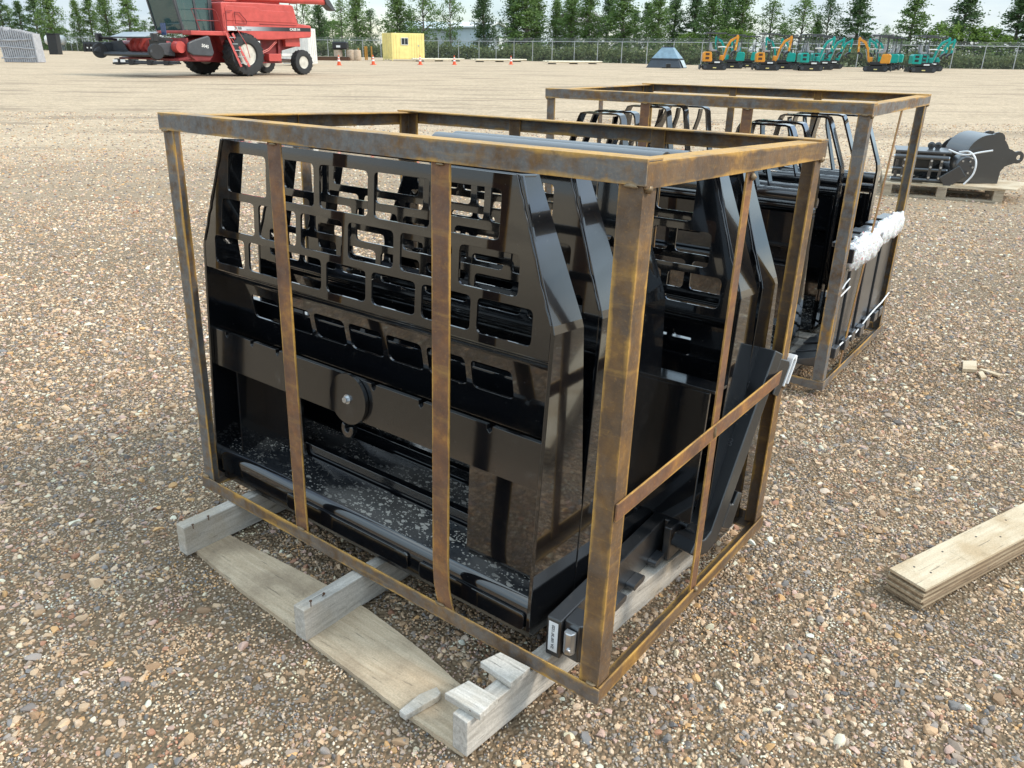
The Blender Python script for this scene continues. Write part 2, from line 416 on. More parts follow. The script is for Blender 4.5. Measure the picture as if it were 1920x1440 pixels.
# ------------------------------------------------------------------ loose gravel (instanced stones)
def stone_mat():
    t = MT('pebble'); at = t.n('ShaderNodeAttribute', attribute_type='INSTANCER', attribute_name='tint')
    v = t.coords(); n = t.noise(v, 70, 6, 0.65); n2 = t.noise(v, 260, 3)
    c = t.mix(1.0, at.outputs['Color'], t.ramp(n, [(0.28, 0.70), (0.72, 1.25)]), 'MULTIPLY')
    c = t.mix(t.math('MULTIPLY', t.ramp(n2, [(0.55, 0.0), (0.75, 1.0)]), 0.25), c, (0.30, 0.235, 0.165))
    t.set(c, t.ramp(n, [(0.3, 0.55), (0.7, 0.85)]), 0, n, 0.002, 0.5, spec=0.3)
    return t.m
STONE = stone_mat()
SRC = bpy.data.collections.new('stone_shapes')
rnd = random.Random(11)
def stone_mesh(bm, c, r, sub, seed):
    tmp = bmesh.new(); bmesh.ops.create_icosphere(tmp, subdivisions=sub, radius=1.0)
    ax = (rnd.uniform(0.8, 1.25), rnd.uniform(0.65, 1.0), rnd.uniform(0.45, 0.72)); rot = Euler((rnd.uniform(-.3, .3), rnd.uniform(-.3, .3), rnd.uniform(0, 6.3))).to_matrix()
    cuts = [(Vector((rnd.gauss(0, 1), rnd.gauss(0, 1), rnd.gauss(0, 0.7))).normalized(), rnd.uniform(0.42, 0.90)) for _ in range(12)]
    vs = []
    for q in tmp.verts:
        p = q.co.copy()
        for nrm, dd in cuts:
            e = p.dot(nrm) - dd
            if e > 0: p -= nrm * e * 0.96
        p *= 1 + 0.10 * mnoise.noise(p * 1.7 + Vector((seed, 0, 0)))
        p = rot @ Vector((p.x * ax[0], p.y * ax[1], p.z * ax[2])) * r + Vector(c)
        vs.append(bm.verts.new(p))
    tmp.verts.index_update()
    for fc in tmp.faces: bm.faces.new([vs[i.index] for i in fc.verts]).smooth = True
    tmp.free()
shapes = []
for k in range(9):
    bm = bmesh.new(); stone_mesh(bm, (0, 0, 0.18), 1.0, 2, k * 3.1)
    me = bpy.data.meshes.new('stone'); bm.to_mesh(me); bm.free(); me.materials.append(STONE); me.set_sharp_from_angle(angle=R(24))
    so_ = bpy.data.objects.new('a_stone_%02d' % k, me); SRC.objects.link(so_)
for k in range(5):   # clumps of grit, unit = metres
    bm = bmesh.new()
    for j in range(34):
        rr = rnd.uniform(0.0022, 0.0052); stone_mesh(bm, (rnd.uniform(-.045, .045), rnd.uniform(-.045, .045), rr * 0.35), rr, 1, j + k * 50)
    me = bpy.data.meshes.new('grit'); bm.to_mesh(me); bm.free(); me.materials.append(STONE)
    so_ = bpy.data.objects.new('b_grit_%02d' % k, me); SRC.objects.link(so_)
TINTS = [((0.47, 0.38, 0.265), 22), ((0.55, 0.47, 0.36), 13), ((0.38, 0.285, 0.185), 15), ((0.30, 0.265, 0.225), 13), ((0.225, 0.222, 0.215), 9),
         ((0.135, 0.135, 0.135), 6), ((0.15, 0.163, 0.172), 5), ((0.43, 0.29, 0.14), 5), ((0.30, 0.175, 0.12), 4), ((0.62, 0.57, 0.48), 5), ((0.42, 0.325, 0.285), 6), ((0.25, 0.180, 0.115), 17)]
TW = [w for _, w in TINTS]
# footprints of wood and of the plywood stack, where no stone may poke through (world xy -> local rectangle)
MPi = MP.inverted()
PLYM = basis((1.051, 1.623, 0), (0.418, 0.255, 0), (-0.255, 0.418, 0))
PLYi = PLYM.inverted()
M2i = M2.inverted()
def blocked(x, y, r):
    p = MPi @ Vector((x, y, 0))
    for x0, x1, y0, y1 in ((0.10, 1.24, -0.205, -0.02), (0.115, 0.175, -0.19, 0.95), (0.635, 0.70, -0.2, 0.95), (1.145, 1.225, -0.21, 0.95), (0.0, 1.24, 0.42, 0.56), (0.0, 1.24, 0.82, 0.97)):
        if x0 - r < p.x < x1 + r and y0 - r < p.y < y1 + r: return True
    p = PLYi @ Vector((x, y, 0))
    if -0.01 - r < p.x < 1.3 and -0.02 - r < p.y < 0.125 + r: return True
    p = M2i @ Vector((x, y, 0))
    if -0.06 < p.x < W2 + 0.02 and -0.09 < p.y < D2 + 0.04: return r > 0.008
    return False
pts = []; att_s = []; att_r = []; att_i = []; att_c = []
def put(x, y, z, s, rot, idx, tint):
    pts.append((x, y, z)); att_s.append(s); att_r.append(rot); att_i.append(idx); att_c.append(tint)
def wedge(y0, y1, per):
    "random points in the ground wedge in front of the camera, a step wider than the picture"
    out = []; A = 0.0; ks = []
    steps = 40
    for k in range(steps):
        ya = y0 + (y1 - y0) * k / steps; yb = y0 + (y1 - y0) * (k + 1) / steps
        hw = 0.735 * (ya + yb) / 2 + 0.55
        for _ in range(int(2 * hw * (yb - ya) * per + rnd.random())): out.append((rnd.uniform(-hw, hw), rnd.uniform(ya, yb)))
    return out
def dens(x, y):
    return 0.54 + 0.36 * mnoise.noise(Vector((x * .75, y * .75, 3.3))) + 0.34 * mnoise.noise(Vector((x * 2.3, y * 2.3, 7.1))) + 0.25 * mnoise.noise(Vector((x * 6, y * 6, 9)))
def tint(big=False):
    c = rnd.choices(TINTS, TW)[0][0]; k = rnd.uniform(0.78, 1.2)
    return (min(.8, c[0] * k * 1.48), min(.8, c[1] * k * 1.30), min(.8, c[2] * k * 1.20))
def stones(y0, y1, per, smin, smed, smax, sig):
    for x, y in wedge(y0, y1, per):
        d = dens(x, y)
        if rnd.random() > 0.24 + 1.05 * d: continue
        r = min(smax, max(smin, rnd.lognormvariate(math.log(smed), sig)))
        if blocked(x, y, r * 0.9): continue
        tn = tint(); k_ = max(.05, min(.32, .32 - (r - .003) * 40)); tn = tuple(q * (1 - k_) + d_ * k_ for q, d_ in zip(tn, (.36, .262, .168)))
        put(x, y, -0.10 * r, (r, r, r), (rnd.uniform(-.35, .35), rnd.uniform(-.35, .35), rnd.uniform(0, 6.28)), rnd.randrange(9), tn)
stones(0.55, 2.5, 15500, 0.0026, 0.0040, 0.020, 0.52)
stones(2.5, 4.4, 9000, 0.0036, 0.0056, 0.022, 0.46)
stones(4.4, 7.2, 3000, 0.0055, 0.0080, 0.024, 0.40)
stones(7.2, 11.0, 520, 0.009, 0.012, 0.026, 0.30)
stones(11.0, 17.0, 120, 0.012, 0.016, 0.030, 0.25)
stones(0.5, 3.4, 15, 0.014, 0.017, 0.027, 0.24)
for x, y in wedge(0.55, 3.0, 210):
    put(x, y, 0.0, (1, 1, 1), (0, 0, rnd.uniform(0, 6.28)), 9 + rnd.randrange(5), tint())
print('STONES', len(pts))
me = bpy.data.meshes.new('gravel'); me.from_pydata(pts, [], [])
a = me.attributes.new('scl', 'FLOAT_VECTOR', 'POINT'); a.data.foreach_set('vector', [q for s in att_s for q in s])
a = me.attributes.new('rot', 'FLOAT_VECTOR', 'POINT'); a.data.foreach_set('vector', [q for s in att_r for q in s])
a = me.attributes.new('idx', 'INT', 'POINT'); a.data.foreach_set('value', att_i)
a = me.attributes.new('tint', 'FLOAT_COLOR', 'POINT'); a.data.foreach_set('color', [q for s in att_c for q in (*s, 1.0)])
gr = bpy.data.objects.new('loose_gravel', me); COL.objects.link(gr); gr['kind'] = 'stuff'
gr['label'] = 'loose rounded gravel stones covering the yard'; gr['category'] = 'gravel'
ng = bpy.data.node_groups.new('scatter', 'GeometryNodeTree')
ng.interface.new_socket('Geometry', in_out='INPUT', socket_type='NodeSocketGeometry'); ng.interface.new_socket('Geometry', in_out='OUTPUT', socket_type='NodeSocketGeometry')
gi = N(ng, 'NodeGroupInput'); gout = N(ng, 'NodeGroupOutput'); iop = N(ng, 'GeometryNodeInstanceOnPoints'); ci = N(ng, 'GeometryNodeCollectionInfo')
ci.inputs['Collection'].default_value = SRC; ci.inputs['Separate Children'].default_value = True; ci.inputs['Reset Children'].default_value = True
def named(nm, dt):
    n = N(ng, 'GeometryNodeInputNamedAttribute', data_type=dt); n.inputs[0].default_value = nm; return n.outputs['Attribute']
ng.links.new(gi.outputs[0], iop.inputs['Points']); ng.links.new(ci.outputs[0], iop.inputs['Instance'])
iop.inputs['Pick Instance'].default_value = True
ng.links.new(named('idx', 'INT'), iop.inputs['Instance Index'])
e2r = N(ng, 'FunctionNodeEulerToRotation'); ng.links.new(named('rot', 'FLOAT_VECTOR'), e2r.inputs[0]); ng.links.new(e2r.outputs[0], iop.inputs['Rotation'])
ng.links.new(named('scl', 'FLOAT_VECTOR'), iop.inputs['Scale']); ng.links.new(iop.outputs[0], gout.inputs[0])
gm_ = gr.modifiers.new('scatter', 'NODES'); gm_.node_group = ng

# ================================================================== crates
def edged(o, vals):
    at = o.data.attributes.new('edge', 'FLOAT', 'POINT'); at.data.foreach_set('value', vals); return o
def angle(name, p0, p1, a, b, w, t, mat, parent, wb=None, top=False):
    "steel angle whose outer corner runs p0-p1, legs pointing along a and b"
    a = Vector(a); b = Vector(b); wb = wb or w
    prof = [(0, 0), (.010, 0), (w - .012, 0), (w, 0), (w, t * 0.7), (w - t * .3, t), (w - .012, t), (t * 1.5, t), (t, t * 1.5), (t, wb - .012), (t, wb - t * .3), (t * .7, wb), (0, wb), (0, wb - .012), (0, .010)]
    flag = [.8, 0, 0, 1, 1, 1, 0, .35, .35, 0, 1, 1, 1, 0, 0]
    if top: flag[0] = 1; flag[-3:] = [1.2, 1.2, 1.2]  # skylight on upward faces painted in: flags push them to bright yellow-orange
    m = MB(); p0 = Vector(p0); p1 = Vector(p1)
    n = max(1, int((p1 - p0).length / 0.12)); rings = []
    for k in range(n + 1):
        q = p0.lerp(p1, k / n); rings.append([q + a * u + b * v for u, v in prof])
    m.loft(rings)
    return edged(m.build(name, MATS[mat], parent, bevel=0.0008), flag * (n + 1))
def flat(name, path, width_dir, w, t, mat, parent, nrm):
    m = MB(); wd = Vector(width_dir); nr = Vector(nrm)
    sec = [(-w / 2, -1), (-w / 2 + .005, -1), (w / 2 - .005, -1), (w / 2, -1), (w / 2, 1), (w / 2 - .005, 1), (-w / 2 + .005, 1), (-w / 2, 1)]
    rings = [[Vector(p) + wd * a + nr * (t / 2 * b) for a, b in sec] for p in path]
    m.loft(rings); return edged(m.build(name, MATS[mat], parent, bevel=0.0009), [1, 0, 0, 1, 1, 0, 0, 1] * len(path))
def weld(p, parent, r=0.007, sx=(1, 1, 1)):
    m = MB(); bm = bmesh.new(); bmesh.ops.create_icosphere(bm, subdivisions=2, radius=r)
    vs = []
    for v in bm.verts:
        q = v.co * (1 + 0.35 * mnoise.noise(v.co * 220 + Vector(p) * 7)); vs.append((p[0] + q.x * sx[0], p[1] + q.y * sx[1], p[2] + q.z * sx[2]))
    bm.verts.index_update(); fs = [tuple(v.index for v in f.verts) for f in bm.faces]; bm.free()
    m.add(vs, fs); return m.build('weld_bead', MATS['weld'], parent, smooth=60)
def line(p0, p1, n, wob=0.0):
    p0 = Vector(p0); p1 = Vector(p1)
    return [p0.lerp(p1, k / n) for k in range(n + 1)]
def make_crate(M4, Wc, Dc, Hc, label, fx, bx, rm, sw):
    c = thing('steel_crate', label, 'crate', M4)
    w, t = 0.041, 0.0045
    g_, m_, r_ = rm
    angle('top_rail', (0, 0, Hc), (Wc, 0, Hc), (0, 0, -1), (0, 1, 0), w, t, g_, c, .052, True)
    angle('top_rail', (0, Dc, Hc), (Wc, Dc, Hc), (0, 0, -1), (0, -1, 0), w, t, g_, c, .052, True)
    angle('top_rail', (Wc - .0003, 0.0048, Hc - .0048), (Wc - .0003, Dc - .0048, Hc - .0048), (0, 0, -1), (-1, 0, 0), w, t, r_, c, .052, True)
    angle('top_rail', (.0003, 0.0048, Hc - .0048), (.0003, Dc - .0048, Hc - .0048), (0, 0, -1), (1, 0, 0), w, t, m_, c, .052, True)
    angle('bottom_rail', (0, 0, 0), (Wc, 0, 0), (0, 0, 1), (0, 1, 0), w - .003, t, m_, c)
    angle('bottom_rail', (0, Dc, 0), (Wc, Dc, 0), (0, 0, 1), (0, -1, 0), w - .003, t, m_, c)
    angle('bottom_rail', (Wc - .0003, 0.0048, .0048), (Wc - .0003, Dc - .0048, .0048), (0, 0, 1), (-1, 0, 0), w - .006, t, r_, c)
    angle('bottom_rail', (.0003, 0.0048, .0048), (.0003, Dc - .0048, .0048), (0, 0, 1), (1, 0, 0), w - .006, t, m_, c)
    for x, y, ax, ay, mt in ((.0065, .0065, 1, 1, g_), (Wc - .0065, .0065, -1, 1, r_), (Wc - .0065, Dc - .0065, -1, -1, r_), (.0065, Dc - .0065, 1, -1, m_)):
        angle('corner_post', (x, y, .0095), (x, y, Hc - .0095), (ax, 0, 0), (0, ay, 0), 0.044, t, mt, c)
        weld((x + ax * .02, y - ay * .004, Hc - .042), c, 0.006, (2.2, 1, .7)); weld((x - ax * .002, y + ay * .012, Hc - .046), c, 0.008)
        weld((x + ax * .015, y - ay * .002, .041), c, 0.006, (2.0, 1, .6))
    for k, x in enumerate(fx):
        bend = [0, 0.0][0]
        path = line((x, 0.0075, Hc - .007), (x, 0.0075, 0.16), 8)
        if k == 1: path += [Vector((x + .001, .0075, .12)), Vector((x + .004, .007, .085)), Vector((x + .012, .0055, .055)), Vector((x + .018, .0065, .034)), Vector((x + .021, .0072, .010))]
        else: path += line((x, 0.0075, 0.12), (x + .002, 0.0075, 0.010), 3)
        flat('upright_strap', path, (1, 0, 0), sw, .0044, 'rust_strap', c, (0, 1, 0))
        weld((x + .005, 0.0005, .0395), c, 0.006, (2.6, .8, .5)); weld((x, 0.003, Hc - .044), c, 0.005, (2.4, .8, .6))
    for x in bx:
        flat('upright_strap', line((x, Dc - .0075, Hc - .007), (x, Dc - .0075, .010), 6), (1, 0, 0), sw - .006, .0044, 'rust_mixed', c, (0, 1, 0))
    flat('upright_strap', line((.0078, Dc * .5, Hc - .012), (.0078, Dc * .5, .012), 6), (0, 1, 0), .036, .0044, 'rust_mixed', c, (1, 0, 0))
    return c
crate1 = make_crate(M1, W1, D1, H1, 'nearest rusty angle-steel crate holding brick-pattern black fork frames', (0.455, 0.951), (0.455, 0.938), ('rust_grey', 'rust_mixed', 'rust_warm'), 0.047)
flat('upright_strap', line((W1 - .0072, .438, H1 - .012), (W1 - .0072, .438, .012), 8), (0, 1, 0), .033, .0044, 'rust_strap', crate1, (1, 0, 0))
flat('side_strap', line((W1 - .0020, .007, .437), (W1 - .0020, D1 - .02, .474), 6), (0, 0, 1), .036, .0040, 'rust_strap', crate1, (1, 0, 0))
weld((W1 - .001, .440, 1.0), crate1, .007); weld((W1, .424, .455), crate1, .007, (.7, .7, 2.2)); weld((W1 + .001, .438, .038), crate1, .007)
weld((W1 + .001, D1 - .03, .44), crate1, .008)
crate2 = make_crate(M2, W2, D2, H2, 'second rusty steel crate farther back holding hoop-topped fork frames', (0.512, 0.961), (0.502, 0.933), ('rust_grey', 'rust_grey', 'rust_grey'), 0.044)
flat('upright_strap', line((W2 - .0072, .49, H2 - .012), (W2 - .0072, .235, .012), 8), (0, 1, 0), .022, .0044, 'rust_strap', crate2, (1, 0, 0))

# ================================================================== brick-pattern fork frames
FW = 1.170
LEAN = 3.2
def make_frame(label, M4):
    f = thing('fork_frame', label, 'fork frame', M4, 'black brick-pattern fork frames in the nearest crate')
    P = lambda u, v, w: (u, w, v)          # frame coords (across, up, deep)
    rows = [(0.858, 0.956, [(.126, .288), (.307, .468), (.488, .650), (.670, .836), (.855, 1.021)], 1),
            (0.756, 0.838, [(.090, .234), (.253, .400), (.418, .565), (.586, .732), (.753, .901), (.922, 1.076)], 1),
            (0.664, 0.738, [(.057, .187), (.206, .341), (.360, .491), (.510, .645), (.665, .801), (.820, .958), (.976, 1.116)], 0)]
    holes = []
    for v0, v1, cs, sl in rows:
        for k, (a, b) in enumerate(cs):
            da = 0.008 if (k == 0 and sl) else 0.0; db = -0.0 if k < len(cs) - 1 else 0.0
            holes.append(rpoly([(a + da, v1), (a, v0) if False else (a, v0), (b, v0), (b, v1)] if not sl or k else [(a + .010, v1), (a - .004 + .004, v0), (b, v0), (b, v1)], 0.013))
    out = [(.102, .985), (.010, .712), (.010, .645), (FW - .010, .645), (FW - .010, .712), (FW - .102, .985)]
    m = MB().plate(out, holes, P, 0.0, 0.006)
    m.build('guard_plate', MATS['gloss_black'], f, bevel=0.0007)
    # top lip
    MB().box(.106, FW - .106, .0062, .050, .978, .9846).build('top_flange', MATS['gloss_black'], f, bevel=0.001)
    # inclined mounting plate with seven slots
    a0 = Vector((.050, .612)); a1 = Vector((.088, .440)); L = (a1 - a0).length; dr = (a1 - a0) / L; nn = Vector((-dr.y, dr.x))
    def I(u, s, c):
        q = a0 + dr * s + nn * c; return (u, q.x, q.y)
    sl = []
    for k in range(7):
        u0 = .125 + .1322 * k; sl.append(rrect(u0, u0 + .115, (0.612 - .580) / .172 * L, (0.612 - .514) / .172 * L, .012))
    MB().plate([(.009, 0), (FW - .009, 0), (FW - .009, L), (.009, L)], sl, I, 0.0, 0.006).build('mounting_plate', MATS['gloss_black'], f, bevel=0.0006)
    cv = [(.002, .648), (.006, .638), (.020, .628), (.036, .621), (.050, .612)]; ci = [(p + .003, q - .006) for p, q in cv]
    MB().prism(cv + ci[::-1], lambda p, q, c: P(c, q, p), .009, FW - .009).build('fold', MATS['gloss_black'], f, smooth=50)
    m = MB(); m.plate([(.009, .10), (FW - .009, .10), (FW - .009, .462), (.009, .462)], [rpoly([(.255, .355), (.275, .128), (.915, .128), (.915, .355)], .012)], P, .112, .120)
    m.build('back_plate', MATS['gloss_black'], f)
    # cross bar with little notches along its top edge
    prof = [(.010, .360), (FW - .010, .360), (FW - .010, .468)]
    for u in (1.02, .82, .665, .30, .19, .075):
        prof += [(u + .008, .468), (u + .007, .458), (u, .451), (u - .007, .458), (u - .008, .468)]
    prof += [(.010, .468)]
    MB().prism(prof, P, .010, .022).build('cross_bar', MATS['gloss_black_worn'], f, bevel=0.0008)
    dk = MB().lathe([(0.0, 0.0), (.062, 0.0), (.064, .002), (.064, .012), (.0, .012)], P(.587, .412, .0098), (0, -1, 0), 40).build('lock_disc', MATS['gloss_black_worn'], f, smooth=40)
    b = MB().lathe([(0, 0), (.008, 0), (.008, .010), (0, .010)], P(.587, .412, -.0022), (0, -1, 0), 6); b.lathe([(0, 0), (.012, 0), (.012, .002), (0, .002)], P(.587, .412, -.0021), (0, -1, 0), 16)
    b.build('bolt', MATS['zinc'], dk)
    ring = [(.590 + .021 * math.cos(R(a)), .336 + .023 * math.sin(R(a))) for a in range(-215, 45, 20)] + [(.590 + .009 * math.cos(R(a)), .338 + .010 * math.sin(R(a))) for a in range(25, -216, -20)]
    MB().prism(ring, P, -.006, .0095).build('hook', MATS['gloss_black_worn'], f, bevel=.0015)
    hk = [P(.587 + .018 * math.cos(R(a)), .335 + .022 * math.sin(R(a)), .006) for a in range(-200, 60, 20)]
    # bottom ledge, bent lip and base
    for nm, u0, u1, off, mt in (('ledge', .010, FW - .010, 0.0, 'splashed_black'),):
        path = [(.112, .130), (.060, .110), (.026, .097)]; inner = [(p + .004, q - .007) for p, q in path]
        MB().prism(path + inner[::-1], lambda a, b, c: P(c, b, a), u0, u1).build(nm, MATS[mt], f, smooth=50)
        path = [(.0258, .0972), (.019, .0935), (.0135, .088), (.0095, .080), (.0075, .068), (.0095, .030)]; inner = [(.0285, .0915), (.0225, .0875), (.0185, .082), (.0160, .075), (.0145, .066), (.0160, .030)]
        MB().prism(path + inner[::-1], lambda a, b, c: P(c, b, a), u0, u1).build('lip', MATS['gloss_black'], f, smooth=60)
    for u0, u1, v1 in ((.335, .800, .070), (.838, FW - .016, .068)):
        MB().prism(rpoly([(u0, .024), (u1, .024), (u1, v1), (u0, v1)], .012), P, .0005, .0068).build('lip_plate', MATS['gloss_black'], f, bevel=.0025)
    MB().prism([(.020, .0), (.150, .0), (.150, .010), (.050, .018), (.030, .050), (.020, .050)], lambda a, b, c: P(c, b, a), .010, FW - .010).build('base_plate', MATS['gloss_black_worn'], f, bevel=0.001)
    # bent end plates
    for s in (0, 1):
        mm = MB(); rings = []
        for u, v, w0, w1 in ((0, .012, .018, .190), (0, .030, .0, .200), (0, .30, -.001, .168), (0, .700, -.001, .104), (.0045, .716, -.001, .102), (.108, .987, -.001, .062)):
            u2 = u + .009
            if s: rings.append([P(FW - u, v, w0), P(FW - u, v, w1), P(FW - u2, v, w1), P(FW - u2, v, w0)])
            else: rings.append([P(u, v, w0), P(u, v, w1), P(u2, v, w1), P(u2, v, w0)])
        mm.loft(rings).build('end_plate', MATS['gloss_black'], f, bevel=0.0012)
        # weld run along the slanted edge
        ww = MB(); pth = []
        for k in range(19):
            t_ = k / 18; u = (.0045 + (.108 - .0045) * t_); v = .716 + (.985 - .716) * t_
            j = .0035 * mnoise.noise(Vector((k * 1.9, s * 5, 2))); pth.append(P(FW - u - .006 + j if s else u + .006 + j, v, -.0012))
        ww.tube(pth, [.0028 + .0018 * abs(mnoise.noise(Vector((k * 2.7, s, 0)))) for k in range(19)], 6, up=(0, 1, 0)); ww.build('weld_seam', MATS['gloss_black_worn'], f, smooth=60)
    # fork bars on the far side
    for v0, v1 in ((.545, .60), (.17, .22)):
        MB().box(.012, FW - .012, .126, .150, v0 - .06, v1 - .06).build('fork_bar', MATS['gloss_black'], f, bevel=0.001)
    MB().prism([(.935, .118), (FW - .0095, .118), (FW - .0095, .358), (.930, .358)], P, .060, .068).build('side_panel', MATS['gloss_black'], f)
    for u0, u1 in ((.012, .10),):
        MB().prism([(.112, .13), (.030, .10), (.022, .355), (.112, .355)], lambda a, b, c: P(c, b, a), u0 if u0 > .5 else u1 - .008, (u0 if u0 > .5 else u1 - .008) + .008).build('gusset', MATS['gloss_black'], f)
    return f
def FM(x, y, z, lean=LEAN, yaw=0):
    return M1 @ Matrix.Translation((x, y, z)) @ Matrix.Rotation(R(yaw), 4, 'Z') @ Matrix.Rotation(R(-lean), 4, 'X')
fr1 = make_frame('front fork frame, bolted round disc on its cross bar, facing the camera', FM(0.002, 0.046, 0.012))
frames = [(0.004, 0.219, 0.008, LEAN, 'second black fork frame, directly behind the one with the bolted disc'),
          (0.006, 0.391, 0.006, LEAN, 'third black fork frame from the front, beside the thick corner post'),
          (0.150, 0.600, 0.006, 2.6, 'fourth fork frame, brick plate seen through the right side of the crate'),
          (0.150, 0.735, 0.006, 2.6, 'rearmost fork frame, against the back of the nearest crate')]
cps = [copy_tree(fr1, FM(x, y, z, ln), lb) for x, y, z, ln, lb in frames]
_f4 = cps[2]
MB().box(.30, FW + .0, -.075, -.004, .482, .490).build('shelf', MATS['gloss_black_worn'], _f4, bevel=.001)
MB().box(.30, FW - .012, -.074, -.066, .135, .481).build('front_plate', MATS['gloss_black'], _f4, bevel=.001)
# rolled guards standing between the third and fourth frame
for k, (y, x0, x1, lb) in enumerate(((.575, .42, 1.12, 'grey rolled steel guard, the front one of two above the fork frames'), (.655, .42, 1.14, 'grey rolled steel guard, the rear one of two above the fork frames'))):
    m = MB(); r = .036; path = []
    for a in range(-10, 200, 15): path.append((y - .0 + r * math.cos(R(a)), .985 + r * math.sin(R(a))))
    path += [(y - r, .955)]
    inn = [(y + (a - y) * .9, b - .0 if b < .94 else .985 + (b - .985) * .9) for a, b in path]
    m.prism(path + inn[::-1], lambda a, b, c: (c, a, b), x0, x1)
    o = m.build('rolled_guard', MATS['grey_black'], None, smooth=40); o.matrix_world = M1; tag(o, lb, 'steel guard', 'rolled guards in the nearest crate')

# ================================================================== forks in crate 1
def make_fork(label, M4, Ls, Lb, w, hooks=True, group=None, mat='satin_black'):
    f = thing('pallet_fork', label, 'pallet fork', M4, group); t = .036
    out = [(0, Ls), (t, Ls), (t, t + .035), (t + .012, t + .012), (t + .045, t), (Lb, .010), (Lb, .002), (.075, 0), (.045, .004), (.020, .015), (.006, .038), (0, .075)]
    MB().prism(out, lambda a, b, c: (a, c, b), -w / 2, w / 2).build('tine', MATS[mat], f, bevel=0.003)
    if hooks:
        up = [(-.0005, Ls - .012), (-.0005, Ls - .066), (-.018, Ls - .066), (-.020, Ls - .105), (-.046, Ls - .105), (-.048, Ls - .018), (-.040, Ls - .008)]
        MB().prism(up, lambda a, b, c: (a, c, b), -w * .5, w * .46).build('upper_hook', MATS[mat], f, bevel=0.003)
        lo = [(-.0005, .085), (-.0005, .150), (-.014, .150), (-.016, .185), (-.036, .185), (-.040, .095), (-.034, .085)]
        MB().prism(lo, lambda a, b, c: (a, c, b), -w * .5, w * .5).build('lower_hook', MATS[mat], f, bevel=0.003)
    return f
def crate_basis(M, o, x, z):
    x = Vector(x).normalized(); z = Vector(z).normalized(); y = z.cross(x)
    return M @ basis(o, x, y)
# fork lying on its side along the right edge of the crate
f1 = make_fork('black pallet fork with white size label, lying along the right side', crate_basis(M1, (1.2065, .735, .0505), (-1, -.058, 0), (.058, -1, 0)), .675, .16, .098)
lab = MB().box(-.0315, -.004, .645, .6457, 0, 0) if False else None
m = MB(); m.add([(.007, -.040, .6754), (.030, -.040, .6754), (.030, .036, .6754), (.007, .036, .6754)], [(0, 1, 2, 3)])
lb_ = m.build('size_label', MATS['label_white'], f1)
text_part('ZA 100*35*1225', .0088, MATS['ink'], lb_, basis((.0185, -.002, .6757), (0, -1, 0), (1, 0, 0)), bold=.0003)
# zinc latch on the upper hook
m = MB(); m.prism([(-.010, .6675), (-.010, .680), (-.018, .686), (-.030, .684), (-.034, .676), (-.034, .6675)], lambda a, b, c: (a, c, b), -.034, .020)
lt = m.build('latch', MATS['zinc'], f1, bevel=0.002)
MB().lathe([(0, 0), (.006, 0), (.006, .004), (0, .005)], (-.026, .008, .685), (0, 0, 1), 10).build('latch_pin', MATS['zinc'], lt)
for z0 in (.30, .40, .175):
    m = MB(); m.prism(rrect(z0, z0 + .062, .030, .0478, .008), lambda a, b, c: (c, b, a), -.024, -.0005); m.build('spacer_pad', MATS['grey_black'], f1, smooth=40)
# fork leaning in the back right corner
f2 = make_fork('black pallet fork with stamped numbers, leaning in the back right corner', crate_basis(M1, (1.318, .600, .030), (-.30, -.86, .42), (.05, .44, .90)), .555, .085, .072)
tm = basis((.0366, 0, .44), (0, 0, -1), (0, 1, 0))
for tx, dz, dy in (('7561', .395, -.014), ('2607', .39, .014), ('05', .455, .012), ('00', .30, 0.0)):
    text_part(tx, .021, MATS['stamp'], f2, basis((.0366, -dy, dz), (0, 0, -1), (0, -1, 0)), 'stamped_number', bold=.0002)
m = MB(); m.prism([(-.050, .480), (-.050, .555), (-.056, .568), (-.065, .568), (-.068, .555), (-.068, .490), (-.064, .490), (-.064, .552), (-.058, .560), (-.054, .552), (-.054, .480)], lambda a, b, c: (a, c, b), .010, .034)
m.build('latch', MATS['white_plastic'], f2, bevel=0.0015)
# bracket and white wire tie on the left end
m = MB(); m.box(-.004, .0008, .052, .10, .43, .56); o = m.build('lifting_bracket', MATS['gloss_black'], fr1, bevel=.002)

# ================================================================== pallet wood under crate 1
pal = thing('broken_pallet', 'broken grey wooden pallet under the nearest steel crate', 'pallet', MP)
def lumber(name, mat, parent, L, w, h, m4, seed=0, rough=.0015, n=14):
    "board along local y, slightly uneven"
    m = MB(); rings = []
    for k in range(n + 1):
        y = L * k / n; j = lambda c: rough * mnoise.noise(Vector((y * 9, c * 3.1, seed)))
        rings.append([m4 @ Vector((j(0), y, j(1))), m4 @ Vector((w + j(2), y, j(3))), m4 @ Vector((w + j(4), y, h + j(5))), m4 @ Vector((j(6), y, h + j(7)))])
    m.loft(rings); return m.build(name, mat, parent, bevel=.002)
T_ = Matrix.Translation
tilt = Matrix.Rotation(-.034, 4, 'X')
lumber('stringer', MATS['weathered_wood'], pal, 1.13, .038, .088, T_((.124, -.165, .0145)) @ tilt, 1)
lumber('stringer', MATS['weathered_wood'], pal, 1.13, .038, .087, T_((.652, -.181, .0145)) @ tilt, 2)
lumber('stringer', MATS['weathered_wood'], pal, 1.14, .040, .088, T_((1.163, -.193, .0145)) @ Matrix.Rotation(R(-3.9), 4, 'Z') @ tilt, 3)
